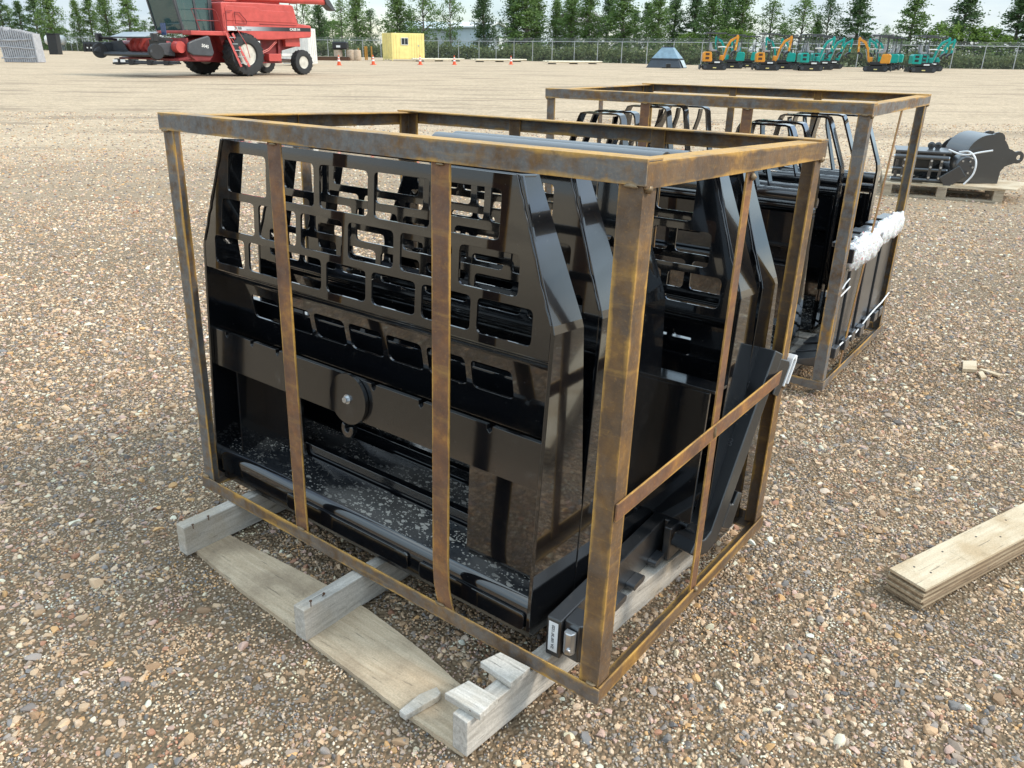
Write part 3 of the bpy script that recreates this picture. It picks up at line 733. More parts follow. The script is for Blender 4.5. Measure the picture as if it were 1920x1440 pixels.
# thin front bottom board with a broken, wavy edge
m = MB(); F_ = [(.118, -.128), (.171, -.137), (.30, -.150), (.40, -.160), (.52, -.164), (.69, -.172), (.85, -.180), (1.02, -.189), (1.19, -.192)]
B_ = [(.118, -.026), (.18, -.030), (.32, -.022), (.47, -.012), (.60, -.006), (.715, -.008), (.86, -.022), (.95, -.034), (1.05, -.053), (1.19, -.058)]
def lerp_list(L, x):
    for (x0, y0), (x1, y1) in zip(L, L[1:]):
        if x <= x1: return y0 + (y1 - y0) * (x - x0) / (x1 - x0)
    return L[-1][1]
rings = []
for k in range(61):
    x = .118 + (1.19 - .118) * k / 60; j = .0022 * mnoise.noise(Vector((x * 40, 1, 0))); j2 = .002 * mnoise.noise(Vector((x * 55, 9, 0))); wv = .005 * math.sin(x * 5.3) + .003
    a = lerp_list(F_, x) + j; b = lerp_list(B_, x) + j2
    rings.append([(x, a, .0005 + max(0, wv * .2)), (x, b, .0005), (x, b, .0125), (x, a, .0135 + max(0, wv * .25))])
m.loft(rings); m.build('bottom_board', MATS['tan_plank'], pal, smooth=30)
lumber('bottom_board', MATS['tan_plank'], pal, .14, 1.06, .012, T_((.12, .42, .0005)), 7)
def px_poly(name, pxs, z1, th, mat, parent, seed=0):
    loc = [MPi @ gnd(px, py, z1) for px, py in pxs]
    m = MB(); m.prism([(p.x, p.y) for p in loc], XYZ, z1 - th, z1); return m.build(name, MATS[mat], parent, bevel=.002)
px_poly('top_board', [(900, 1240), (938, 1222), (995, 1251), (958, 1280)], .1195, .0175, 'weathered_wood_x', pal)
px_poly('top_board', [(833, 1299), (879, 1275), (934, 1308), (900, 1340)], .1205, .0175, 'weathered_wood_x', pal)
o = px_poly('wood_offcut', [(748, 1332), (786, 1301), (819, 1287), (827, 1298), (821, 1306), (760, 1341)], .031, .0165, 'weathered_wood_x', None)
o.matrix_world = MP; tag(o, 'short split wood offcut lying on the tan front board of the pallet', 'wood offcut')
def nail(px, py, z, h, parent, lean=(0, 0)):
    p = MPi @ gnd(px, py, z); m = MB(); q = p + Vector((lean[0], lean[1], h))
    m.tube([p - Vector((0, 0, .006)), q], .0013, 6); m.lathe([(0, 0), (.0036, 0), (.0036, .0015), (0, .0018)], q, (lean[0], lean[1], h), 8); m.build('nail', MATS['nail_rust'], parent)
nail(583, 1136, .102, .014, pal, (.001, 0)); nail(603, 1116, .101, .006, pal, (.006, .002)); nail(362, 988, .103, .007, pal); nail(391, 972, .103, .007, pal); nail(883, 1340, .1025, .012, pal)
rs = Matrix.Translation((1.163, -.193, .0145)) @ Matrix.Rotation(R(-3.9), 4, 'Z') @ tilt
for tx, y, z, s in (('SNE Z-', .465, .062, .030), ('OUR', .435, .026, .034)):
    text_part(tx, s, MATS['ink'], pal, rs @ basis((.0418, y, z), (0, 1, 0), (0, 0, 1)), 'handwriting', sx=.85)

# ================================================================== plywood strips at the right edge
PN = 8
for k in range(PN):
    j = random.Random(40 + k); th = .0082; z0 = .002 + k * .0086
    m = MB(); x0 = j.uniform(-.006, .006); y0 = j.uniform(-.0035, .0035); rings = []
    for i in range(13):
        x = x0 + 1.22 * i / 12
        rings.append([(x, y0 + j.uniform(-.0008, .0008), z0), (x, y0 + .102 + j.uniform(-.0008, .0008), z0), (x, y0 + .102, z0 + th), (x, y0, z0 + th)])
    m.loft(rings)
    o = m.build('plywood_strip', MATS['plywood_edge' if k % 2 else 'plywood_dark'] if k < PN - 1 else MATS['plywood_face'], None, bevel=.0008); o.matrix_world = PLYM
    if k == PN - 1:
        tag(o, 'topmost plywood strip of the stack at the right edge, with dark nail holes', 'plywood strip', 'stack of plywood strips')
        for i, (hx, hy) in enumerate(((.06, .072), (.075, .035), (.19, .075), (.34, .07), (.40, .035), (.50, .075), (.66, .07), (.80, .04))):
            MB().lathe([(0, 0), (.0028, 0), (.0028, .0005), (0, .0005)], (hx, hy, z0 + th), (0, 0, 1), 10).build('nail_hole', MATS['ink'], o)
    else: tag(o, 'plywood strip in the stack at the right edge, ' + ('bottom one on the gravel', 'second from the bottom', 'third from the bottom', 'fourth from the bottom', 'fourth from the top', 'third from the top', 'second from the top')[k], 'plywood strip', 'stack of plywood strips')

# ================================================================== contents of crate 2
def make_hoop(label, M4):
    f = thing('hoop_fork_frame', label, 'fork frame', M4, 'hoop-topped fork frames in the second crate'); Wf = 1.17
    def strap(path, w=.050, t=.008, nm='hoop'):
        m = MB(); P = [Vector(p) for p in path]; rings = []
        for i, p in enumerate(P):
            tg = (P[min(i + 1, len(P) - 1)] - P[max(i - 1, 0)]).normalized(); nr = Vector((-tg.z, 0, tg.x)); y = Vector((0, 1, 0))
            rings.append([p - y * w / 2 - nr * t / 2, p + y * w / 2 - nr * t / 2, p + y * w / 2 + nr * t / 2, p - y * w / 2 + nr * t / 2])
        m.loft(rings); return m.build(nm, MATS['gloss_black'], f, smooth=30)
    for s in (0, 1):
        X = (lambda x: Wf - x) if s else (lambda x: x)
        pts = [(.004, .03), (.004, .40), (.004, .755), (.010, .785), (.085, .965), (.094, .980), (.112, .984), (.20, .984), (.285, .984), (.300, .978), (.308, .962), (.345, .73)]
        strap([(X(a), .03, b) for a, b in (pts if not s else pts)])
        # inner slanted stay and foot plate
        strap([(X(.19), .03, .70), (X(.262), .03, .93), (X(.268), .03, .975)], .04, .007, 'stay')
        MB().prism([(.0, .02), (.15, .02), (.15, .05), (.07, .60), (.0, .66)], lambda a, b, c: (X(c), a, b), .010, .018).build('end_plate', MATS['gloss_black'], f, bevel=.001)
        MB().box(min(X(.02), X(.13)), max(X(.02), X(.13)), .02, .10, .50, .508).build('shelf_plate', MATS['gloss_black_worn'], f)
    MB().tube([(.012, .035, .715), (Wf - .012, .035, .715)], .026, 14, up=(0, 1, 0)).build('top_tube', MATS['gloss_black_worn'], f, smooth=40)
    MB().tube([(.012, .10, .66), (Wf - .012, .10, .66)], .022, 14, up=(0, 1, 0)).build('rear_tube', MATS['gloss_black_worn'], f, smooth=40)
    MB().plate([(.019, .18), (Wf - .019, .18), (Wf - .019, .64), (.019, .64)], [rrect(.18 + .21 * k, .18 + .21 * k + .13, .50, .57, .012) for k in range(4)], lambda a, b, c: (a, c, b), .05, .058).build('back_plate', MATS['gloss_black'], f)
    MB().box(.02, Wf - .02, .0, .03, .33, .43).build('cross_bar', MATS['gloss_black_worn'], f, bevel=.001)
    MB().prism([(.0, .03), (.14, .03), (.14, .12), (.02, .06)], lambda a, b, c: (c, a, b), .02, Wf - .02).build('ledge', MATS['splashed_black'], f)
    return f
def HM(x, y, z, yaw=0): return M2 @ T_((x, y, z)) @ Matrix.Rotation(R(yaw), 4, 'Z')
hp = [(-.004 + .02, .13, .028, 'hoop-topped fork frame nearest the camera in the second crate'),
      (.030, .235, .032, 'second hoop-topped fork frame in the farther crate, close behind the first'),
      (.045, .52, .042, 'third hoop-topped fork frame, at the middle of the farther crate'),
      (.060, .68, .042, 'fourth hoop-topped fork frame of the farther crate, last but one'),
      (.130, .79, .036, 'rearmost hoop-topped fork frame of the farther crate, pushed to the right')]
h0 = None
for x, y, z, lb in hp:
    if h0 is None: h0 = make_hoop(lb, HM(x, y, z))
    else: copy_tree(h0, HM(x, y, z), lb)
# upright forks bundled along the right side of crate 2
NF = 7
for k in range(NF):
    y = .085 + k * .118
    lb = 'grey-black upright fork, ' + ('nearest the front post of the farther crate' if k == 0 else ('last one at the back of the farther crate' if k == NF - 1 else '%s from the front in the row inside the farther crate' % ('second', 'third', 'fourth', 'fifth', 'sixth')[k - 1]))
    ff = make_fork(lb, M2 @ basis((1.400 + .006 * (k % 2), y + .05, .060 + .004 * (k % 3)), (-1, 0, 0), (0, -1, 0)), .495 + .012 * (k % 2), .17, .096, False, 'upright forks in the second crate', 'grey_black')
    MB().box(.0, .060, -.040, .040, .512, .532).build('upper_hook', MATS['zinc'] if False else MATS['satin_black'], ff, bevel=.003)
    MB().box(-.028, .0, -.036, .036, .455, .512).build('hook_lip', MATS['satin_black'], ff, bevel=.003)
    MB().box(-.026, -.0005, -.030, .030, .050, .095).build('lower_hook', MATS['grey_black'], ff, bevel=.003)
def wrap_mat():
    t = MT('plastic_wrap'); v = t.coords(); n = t.noise(v, 45, 7, 0.6, 0.8)
    red = t.ramp(t.noise(v, 22, 4, .5, 1.0), [(.66, 0.0), (.70, 1.0)])
    c = t.mix(t.math('MULTIPLY', red, .7), t.mix(n, (.62, .62, .62), (.88, .88, .88)), (.62, .10, .10))
    t.set(c, .32, 0, n, .010, .9); t.b.inputs['Subsurface Weight'].default_value = 0.15
    return t.m
WR = wrap_mat()
def bundle(y0, y1, x, z, r, label):
    m = MB(); rings = []; n = 70; sg = 30
    for k in range(n + 1):
        t_ = k / n; y = y0 + (y1 - y0) * t_; e = (1 - abs(2 * t_ - 1) ** 6) ** .5 if 0 < t_ < 1 else 0.12
        ring = []
        for i in range(sg):
            a = 2 * math.pi * i / sg; q = Vector((math.cos(a) * 1.3, y * 26, math.sin(a) * 1.3))
            rr = r * e * (1 + .30 * mnoise.noise(q * 1.2) + .22 * mnoise.noise(q * 3.1) + .12 * mnoise.noise(q * 7.0))
            ring.append((x + rr * .62 * math.cos(a), y, z + rr * 1.1 * math.sin(a)))
        rings.append(ring)
    m.loft(rings); o = m.build('wrapped_fork_hooks', WR, None, smooth=70); o.matrix_world = M2; tag(o, label, 'plastic wrap', 'white wrap on the upright forks'); return o
bundle(.10, .52, 1.412, .535, .056, 'crumpled white plastic wrap with red print, nearer of the two bundles')
bundle(.46, .95, 1.410, .555, .048, 'crumpled white plastic wrap, farther bundle at the back post')
def tie(path, label, r=.0035):
    m = MB(); m.tube(path, r, 7); o = m.build('cable_tie', MATS['white_plastic'], None, smooth=50); o.matrix_world = M2; return tag(o, label, 'cable tie', 'white cable ties on the upright forks')
tie([(1.415, .12, .125), (1.42, .19, .150), (1.421, .30, .150), (1.421, .42, .140), (1.42, .50, .150)], 'white cable tie along the lower hooks, nearer the front post')
tie([(1.416, .52, .14), (1.421, .60, .165), (1.424, .70, .18), (1.424, .82, .185), (1.432, .90, .215)], 'white cable tie along the lower hooks, farther from the front post')
tie([(1.400, .03, .385), (1.408, .10, .380), (1.408, .17, .388), (1.410, .21, .395)], 'short white cable tie round the forks at mid height')
tie([(1.414, .075, .415), (1.418, .10, .435), (1.424, .125, .450)], 'loose end of a white cable tie sticking up at mid height', .003)
# pallet under crate 2
p2 = thing('wooden_pallet', 'wooden pallet under the second steel crate', 'pallet', M2 @ T_((0, 0, -.0304)))
for k in range(3): lumber('stringer', MATS['fresh_wood'], p2, .98 if k < 2 else 1.13, .045, .075, T_((.1 + .52 * k + (.055 if k == 2 else 0), -.02 if k < 2 else -.155, .001)), 20 + k)
for k in range(8):
    lumber('deck_board', MATS['weathered_wood'], p2, .088, 1.20, .013, T_((.08, -.02 + .118 * k, .0765)), 30 + k)
lumber('deck_board', MATS['weathered_wood_x'], p2, .075, .10, .014, T_((1.165, -.15, .0765)), 44)
# wood scraps on the gravel
sc = MB().add([(0, 0, 0)], []) if False else None
def scrap(name, pxs, z1, th, label, mat='plywood_face'):
    P = [gnd(a, b, z1) for a, b in pxs]; c = sum(P, Vector()) / len(P)
    m = MB(); m.prism([(p.x - c.x, p.y - c.y) for p in P], XYZ, -th, 0); o = m.build(name, MATS[mat], None, bevel=.001); o.location = (c.x, c.y, z1); return tag(o, label, 'wood scrap', 'wood scraps on the gravel')
scrap('wood_chip', [(1805, 691), (1806, 676), (1831, 676), (1832, 693)], .022, .016, 'small square pale wood chip on the gravel right of the crates')
scrap('wood_splinter', [(1836, 691), (1840, 690), (1878, 701), (1872, 704)], .016, .010, 'thin pale splinter beside the square wood chip')
scrap('wood_shard', [(1834, 697), (1842, 695), (1850, 706), (1840, 708)], .014, .010, 'broken pale shard just below the square wood chip')

# ================================================================== far pallet with bucket and quick hitch
PB = basis((3.69, 8.03, 0), (.94, -.38, 0), (.38, .94, 0))
p3 = thing('wooden_pallet', 'small wooden pallet loaded with black digger attachments on the right', 'pallet', PB)
for y in (0, .47, .95): lumber('bottom_board', MATS['pallet_wood'], p3, .09, 1.06, .016, T_((0, y, .001)), 50 + int(y * 9))
for x in (0, .49, .98):
    for y in (0, .47, .95): MB().box(x, x + .085, y + .002, y + .09, .0175, .095).build('block', MATS['pallet_wood'], p3, bevel=.002)
    lumber('stringer_board', MATS['pallet_wood'], p3, 1.05, .085, .016, T_((x, 0, .0955)), 60 + int(x * 10))
for k in range(7): lumber('deck_board', MATS['pallet_wood'] if k % 2 else MATS['plywood_face'], p3, .12, 1.07, .018, T_((0, .003 + .153 * k, .112)), 70 + k)
ms = MB(); ms.add([(.35, .05, .131), (1.15, -.03, .131), (1.34, .55, .131), (.62, .80, .131), (.35, .05, .142), (1.15, -.03, .142), (1.34, .55, .142), (.62, .80, .142)], [(3, 2, 1, 0), (4, 5, 6, 7), (0, 1, 5, 4), (1, 2, 6, 5), (2, 3, 7, 6), (3, 0, 4, 7)])
o = ms.build('plywood_sheet', MATS['plywood_face'], None); o.matrix_world = PB; tag(o, 'loose plywood sheet under the black digger bucket', 'plywood sheet')
# digger bucket: curved shell between two side plates, with ears
bk = thing('digger_bucket', 'black digger bucket tipped on its side on the small pallet', 'bucket', PB @ T_((.88, .22, .146)) @ Matrix.Rotation(R(22), 4, 'Z'))
shell = []
for a in range(-40, 205, 12): shell.append((.0 + .21 * math.cos(R(a)), .25 + .21 * math.sin(R(a))))
shell = [(.30, .02)] + shell[::1] + [(-.34, .05), (-.42, .02)]
inn = [(a * .94 + .004, .03 + (b - .03) * .93) for a, b in shell]
for k in range(1):
    m = MB(); m.prism(shell[1:] + inn[1:][::-1], lambda a, b, c: (a, c, b), .02, .40); m.build('shell', MATS['satin_black'], bk, smooth=40)
for y in (.0, .40):
    sd = [(a, b) for a, b in shell[1:-1]] + [(-.42, .015), (.16, .0)]
    MB().prism(sd, lambda a, b, c: (a, c, b), y, y + .018).build('side_plate', MATS['satin_black'], bk)
for y in (.10, .26):
    MB().plate([(.12 + .075 * math.cos(R(a)), .40 + .075 * math.sin(R(a))) for a in range(-60, 190, 25)] + [(.0, .30), (.16, .28)], [[(.12 + .028 * math.cos(R(a)), .41 + .028 * math.sin(R(a))) for a in range(0, 360, 40)]], lambda a, b, c: (a, c, b), y, y + .022).build('ear', MATS['satin_black'], bk)
    MB().plate([(.36 + .06 * math.cos(R(a)), .24 + .06 * math.sin(R(a))) for a in range(-110, 150, 26)] + [(.17, .36), (.17, .12)], [[(.37 + .025 * math.cos(R(a)), .24 + .025 * math.sin(R(a))) for a in range(0, 360, 40)]], lambda a, b, c: (a, c, b), y, y + .022).build('ear', MATS['satin_black'], bk)
for k in range(4): MB().prism([(-.40, .015), (-.52, .004), (-.40, .045)], lambda a, b, c: (a, c, b), .03 + .10 * k, .075 + .10 * k).build('tooth', MATS['satin_black'], bk)
# auger-like stack of ribs behind
ab = thing('rolled_ripper_drum', 'black ribbed drum attachment standing behind the tipped bucket', 'drum attachment', PB @ T_((.66, .60, .146)))
for k in range(5): MB().lathe([(0, 0), (.20, 0), (.205, .008), (.20, .016), (.165, .018), (0, .018)], (.02 + .030 * k, .06 + .055 * k, .20 - .0 + .005 * k), (.35, .9, .12), 36).build('ring', MATS['satin_black'], ab, smooth=40)
MB().lathe([(0, 0), (.13, 0), (.16, .26), (0, .26)], (.0, .02, .20), (.35, .9, .12), 28).build('core', MATS['satin_black'], ab, smooth=40)
# hydraulic quick hitch with rods and bolts
qh = thing('hydraulic_quick_hitch', 'black hydraulic hitch frame with rods and bright bolts on the left of the pallet', 'hitch', PB @ T_((.08, .10, .131)))
for y in (.0, .40):
    MB().box(0, .44, y, y + .02, .02, .30).build('cheek_plate', MATS['satin_black'], qh, bevel=.003) if y else MB().box(0, .03, y, y + .02, .02, .30).build('cheek_plate', MATS['satin_black'], qh, bevel=.003)
MB().box(-.02, .48, -.01, .42, .285, .305).build('top_plate', MATS['grey_black'], qh, bevel=.004)
for z, r in ((.03, .022), (.13, .02), (.245, .026)):
    m = MB().tube([(-.02, -.015, z), (.46, -.015, z)], r, 12, up=(0, 1, 0)); c_ = m.build('cross_rod', MATS['satin_black'], qh, smooth=40)
    for x in (-.03, .455): MB().lathe([(0, 0), (r * .75, 0), (r * .75, .012), (0, .012)], (x, -.015, z), (1, 0, 0), 6).build('bolt', MATS['zinc'], c_)
for x in (.06, .15, .30, .39):
    MB().box(x, x + .028, -.035, -.012, .03, .25).build('link_arm', MATS['satin_black'], qh, bevel=.004)
    for z in (.06, .16, .22): MB().lathe([(0, 0), (.011, 0), (.011, .010), (0, .010)], (x + .014, -.036, z), (0, -1, 0), 6).build('bolt', MATS['zinc'], qh)
for x in (.12, .30, .36):
    m = MB().lathe([(.030, 0), (.034, .002), (.034, .020), (.030, .022), (.014, .022), (.014, 0)], (x, .16, .345), (0, 1, 0), 18); m.build('lifting_eye', MATS['satin_black'], qh, smooth=40)
    MB().box(x - .02, x + .02, .16, .182, .304, .32).build('eye_foot', MATS['satin_black'], qh)
dm = thing('drive_motor', 'black round hydraulic drive motor between the hitch and the bucket', 'motor', PB @ T_((.60, .10, .143)))
MB().lathe([(0, 0), (.095, 0), (.10, .01), (.10, .14), (.085, .16), (0, .16)], (.06, .12, .19), (.25, -.95, -.1), 28).build('housing', MATS['grey_black'], dm, smooth=40)
MB().cbox((.0, -.06, .07), (.20, .03, .13), (0, R(-38), 0)).build('end_block', MATS['satin_black'], dm, bevel=.006)
for a in range(0, 360, 60): MB().lathe([(0, 0), (.010, 0), (.010, .012), (0, .012)], (.09 + .062 * math.cos(R(a)), -.045, .17 + .062 * math.sin(R(a))), (.25, -.95, -.1), 6).build('bolt', MATS['zinc'], dm)
def cord(path, label):
    P = [Vector(p) for p in path]; out = []
    for i in range(len(P) - 1):
        a, b, c, d = P[max(i - 1, 0)], P[i], P[i + 1], P[min(i + 2, len(P) - 1)]
        for k in range(8):
            t_ = k / 8; out.append(.5 * ((2 * b) + (c - a) * t_ + (2 * a - 5 * b + 4 * c - d) * t_ ** 2 + (3 * b - a - 3 * c + d) * t_ ** 3))
    out.append(P[-1]); m = MB(); m.tube(out, .0085, 8); o = m.build('white_strap', MATS['white_plastic'], None, smooth=60); o.matrix_world = PB; return tag(o, label, 'strap', 'white straps on the small pallet')
cord([(.62, .12, .44), (.70, .02, .455), (.76, -.03, .38), (.76, -.04, .26), (.70, -.04, .16)], 'white strap looped over the front of the tipped bucket')
cord([(1.22, .30, .40), (1.30, .28, .36), (1.34, .26, .26), (1.35, .24, .155)], 'white strap hanging from the right ear of the bucket')
cord([(.52, .10, .46), (.66, .08, .42), (.80, .10, .45), (.90, .12, .47)], 'white strap drawn across from the hitch to the bucket')

# ================================================================== combine harvester
plain('combine_red', (0.52, 0.080, 0.068), 0.35, 0, 0.14, 3)
plain('combine_dark_red', (0.20, 0.022, 0.024), 0.5, 0, 0.25, 5)
plain('rubber', (0.030, 0.031, 0.033), 0.78, 0, 0.3, 8)
plain('dark_plastic', (0.055, 0.060, 0.068), 0.5, 0, 0.2, 5)
plain('rim_white', (0.60, 0.57, 0.50), 0.45, 0, 0.2, 5)
plain('pale_paint', (0.72, 0.71, 0.68), 0.5, 0, 0.1, 5)
plain('yard_black', (0.018, 0.019, 0.021), 0.4, 0, 0.3, 4)
plain('galv', (0.42, 0.44, 0.45), 0.45, 0.5, 0.15, 4)
def glass_mat():
    t = MT('cab_glass'); t.set((0.05, 0.11, 0.11), 0.04, 0, spec=0.8); t.b.inputs['Alpha'].default_value = 0.72
    return t.m
glass_mat()
def stripe_mat():
    t = MT('stripe_fade'); sx = t.n('ShaderNodeSeparateXYZ'); t.l(t.tc.outputs['Object'], sx.inputs[0])
    f = t.math('DIVIDE', t.math('SUBTRACT', sx.outputs[0], -2.6), 3.0)
    t.set(t.ramp(f, [(0.0, (.018, .020, .025)), (.30, (.06, .065, .075)), (.75, (.50, .52, .55)), (.95, (.78, .78, .78))]), .4); return t.m
stripe_mat()
CMB = Matrix.Translation((-13.643, 39.406, 0)) @ Matrix.Rotation(4.107, 4, 'Z') @ Matrix.Scale(1.036, 4)
cb = thing('combine_harvester', 'red combine harvester with black pickup header in the yard', 'combine', CMB)
plain('solar', (0.04, 0.07, 0.16), 0.2)
RED, DRED, RUB = MATS['combine_red'], MATS['combine_dark_red'], MATS['rubber']
SIDE = lambda a, b, c: (a, c, b)       # profile in (x, z), extruded over y
def wheel(parent, x, y, r, w, rr, lugs, side, name='drive_wheel', rim='rim_white'):
    wl = bpy.data.objects.new(name, None); COL.objects.link(wl); wl.parent = parent; wl.location = (x, y, r)
    m = MB(); h = w / 2
    prof = [(rr, -h * .75), (rr * 1.12, -h * .95), (r * .80, -h), (r * .93, -h * .92), (r * .965, -h * .7), (r * .965, h * .7), (r * .93, h * .92), (r * .80, h), (rr * 1.12, h * .95), (rr, h * .75)]
    m.lathe([(rr * .98, -h * .7)] + prof + [(rr * .98, h * .7)], (0, 0, 0), (0, 1, 0), 44)
    for k in range(lugs):
        for sgn in (-1, 1):
            a = 2 * math.pi * (k + (.5 if sgn > 0 else 0)) / lugs
            for j in range(4):
                a2 = a + j * .055; y0 = sgn * h * (.02 + .24 * j); y1 = sgn * h * (.02 + .24 * (j + 1)); rad = r * (.985 if j < 3 else .955)
                m.add([q for q in MB().box(rad - r * .05, rad + r * .015, min(y0, y1), max(y0, y1), -r * .035, r * .035).v], MB().box(0, 1, 0, 1, 0, 1).f, Matrix.Rotation(-a2, 4, 'Y'))
    m.build('tyre', RUB, wl, smooth=35)
    s = side
    rm = MB().lathe([(rr * 1.0, s * h * .74), (rr * .985, s * h * .80), (rr * .93, s * h * .76), (rr * .86, s * h * .45), (rr * .72, s * h * .18), (rr * .30, s * h * .12), (rr * .12, s * h * .20), (0.001, s * h * .2)], (0, 0, 0), (0, 1, 0), 36)
    rm.build('rim', MATS[rim], wl, smooth=40)
    hb = MB().lathe([(0, s * h * .18), (rr * .26, s * h * .18), (rr * .24, s * h * .34), (0, s * h * .36)], (0, 0, 0), (0, 1, 0), 16)
    hb.build('hub', DRED, wl, smooth=40)
    return wl
wheel(cb, 0, 1.5, .875, .70, .44, 22, 1); wheel(cb, 0, -1.5, .875, .70, .44, 22, 1)
wheel(cb, -3.376, 1.35, .545, .38, .27, 18, 1, 'steer_wheel'); wheel(cb, -3.376, -1.35, .545, .38, .27, 18, 1, 'steer_wheel')
# upper body sides, top tank and tail
def rounded(poly, r): return rpoly(poly, r, 4)
body = rounded([(.86, 1.62), (.86, 2.93), (-1.0, 2.98), (-1.05, 2.95), (-3.02, 2.95), (-3.22, 2.20), (-4.0, 2.14), (-3.98, 1.64), (-1.7, 1.50), (-.75, 1.50), (-.35, 1.60), (.30, 1.78)][::-1], .05)
body = [(.86, 1.70), (.86, 2.86), (.80, 2.93), (-1.0, 2.97), (-2.94, 2.96), (-3.03, 2.90), (-3.22, 2.20), (-3.96, 2.14), (-4.0, 2.08), (-3.97, 1.68), (-3.90, 1.62), (-1.7, 1.49), (-.75, 1.49), (-.35, 1.60), (-.05, 1.76), (.30, 1.84), (.62, 1.78)]
MB().prism(body, SIDE, -1.5, 1.5).build('body_shell', RED, cb, bevel=.04)
MB().prism([(.70, 2.22), (.70, 2.70), (.62, 2.80), (-.9, 2.80), (-1.2, 2.68), (-2.90, 2.68), (-3.08, 2.22)], SIDE, 1.501, 1.525).build('side_panel', RED, cb, bevel=.012)
MB().prism([(-1.05, 2.10), (-3.1, 2.10), (-3.12, 2.13), (-1.0, 2.14)], SIDE, 1.502, 1.512).build('panel_shadow_gap', DRED, cb)
st = MB().prism([(.72, 1.83), (.72, 2.00), (-3.94, 2.035), (-3.93, 1.875)], SIDE, 1.502, 1.507).build('stripe', MATS['stripe_fade'], cb)
text_part('2188', .155, MATS['ink'], st, basis((.14, 1.5085, 1.922), (-1, 0, 0), (0, 0, 1)), bold=.004, sx=1.25)
text_part('CASE IH', .135, MATS['pale_paint'], st, basis((-3.0, 1.5085, 1.945), (-1, 0, 0), (0, 0, 1)), bold=.005, sx=1.25)
text_part('AXIAL-FLOW', .045, MATS['ink'], st, basis((-.42, 1.5085, 1.875), (-1, 0, 0), (0, 0, 1)), bold=.002)
# grain tank top and unloading auger
MB().prism([(.5, 2.97), (.3, 3.35), (-2.3, 3.35), (-2.5, 2.98)], SIDE, -1.3, 1.25).build('grain_tank', RED, cb, bevel=.03)
MB().tube([(-.2, 1.25, 3.18), (-5.15, 1.20, 3.24)], .17, 18, up=(0, 1, 0)).build('unloading_auger', RED, cb, smooth=40)
MB().prism([(-5.0, 3.42), (-5.25, 3.43), (-5.75, 2.82), (-5.50, 2.84), (-5.16, 3.08)], SIDE, .98, 1.42).build('auger_spout', MATS['dark_plastic'], cb, bevel=.02)
# cab: frame, windscreen, door, roof, seat
MB().box(1.0, 2.45, -.95, .95, 1.68, 1.80).build('cab_floor', RED, cb, bevel=.03)
for x0, z0, x1, z1, y in ((2.42, 1.80, 2.78, 3.55, .92), (2.42, 1.80, 2.78, 3.55, -.92), (1.10, 1.80, 1.04, 3.55, .93), (1.10, 1.80, 1.04, 3.55, -.93), (1.72, 1.80, 1.80, 3.55, .93)):
    MB().sweep([(x0, y, z0), (x1, y, z1)], [(-.045, -.045), (.045, -.045), (.045, .045), (-.045, .045)], up=(0, 1, 0)).build('cab_pillar', MATS['dark_plastic'], cb)
MB().prism([(2.44, 1.80), (2.79, 3.55), (2.77, 3.55), (2.42, 1.80)], SIDE, -.87, .87).build('windscreen', MATS['cab_glass'], cb)
MB().prism([(1.14, 1.82), (1.09, 3.5), (2.70, 3.5), (2.38, 1.82)], SIDE, .935, .945).build('door_glass', MATS['cab_glass'], cb)
MB().prism([(1.14, 1.82), (1.09, 3.5), (2.70, 3.5), (2.38, 1.82)], SIDE, -.945, -.935).build('door_glass', MATS['cab_glass'], cb)
MB().box(.87, .96, -.9, .9, 1.8, 3.5).build('rear_wall', MATS['dark_plastic'], cb)
MB().box(.8, 3.05, -1.05, 1.05, 3.55, 3.78).build('cab_roof', RED, cb, bevel=.06)
sb = MB(); sb.box(1.25, 1.75, -.28, .28, 2.0, 2.18); sb.box(1.15, 1.32, -.28, .28, 2.15, 2.85); sb.build('seat', MATS['dark_plastic'], cb, bevel=.04)
MB().tube([(2.25, 0, 1.8), (2.05, 0, 2.5)], .05, 10, up=(0, 1, 0)).build('steering_column', MATS['dark_plastic'], cb)
# platform with handrails
MB().box(.72, 2.52, .96, 1.58, 1.62, 1.79).build('platform', RED, cb, bevel=.02)
for path in ([(2.05, 1.55, 1.80), (2.35, 1.55, 2.60), (1.35, 1.55, 2.62), (1.18, 1.55, 2.55), (.95, 1.55, 1.80)], [(2.18, 1.55, 2.18), (1.10, 1.55, 2.18)], [(.78, 1.60, 1.80), (.72, 1.60, 2.58), (.42, 1.60, 2.60)], [(.30, 1.60, 2.55), (.05, 1.60, 2.55), (-.28, 1.60, 2.22), (-.25, 1.60, 2.1), (.30, 1.6, 2.1), (.30, 1.60, 2.55)]):
    MB().tube(path, .018, 8, up=(0, 1, 0)).build('handrail', DRED, cb, smooth=60)
MB().tube([(2.70, 1.0, 3.1), (2.92, 1.45, 2.9), (2.85, 1.5, 2.1)], .018, 8).build('mirror_arm', MATS['dark_plastic'], cb)
# ladder
for x0, x1 in ((.92, .55), (.62, .13)):
    MB().sweep([(x0, 1.72, 1.72), (x1, 1.98, .40)], [(-.05, -.015), (.05, -.015), (.05, .015), (-.05, .015)], up=(0, 1, 0)).build('ladder_rail', RED, cb)
for k in range(5):
    t_ = (k + .4) / 5; xa = .90 - .36 * t_; xb = .60 - .46 * t_; y = 1.72 + .25 * t_; z = 1.66 - 1.26 * t_
    MB().box(xb + .02, xa - .02, y - .08, y + .06, z - .02, z + .012).build('rung', MATS['galv'], cb)
MB().tube([(.98, 1.66, 2.0), (.62, 1.82, 1.3)], .016, 8).build('handrail', RED, cb); MB().tube([(.45, 1.72, 2.02), (.10, 1.90, 1.30), (.02, 1.95, .75)], .016, 8).build('handrail', RED, cb)
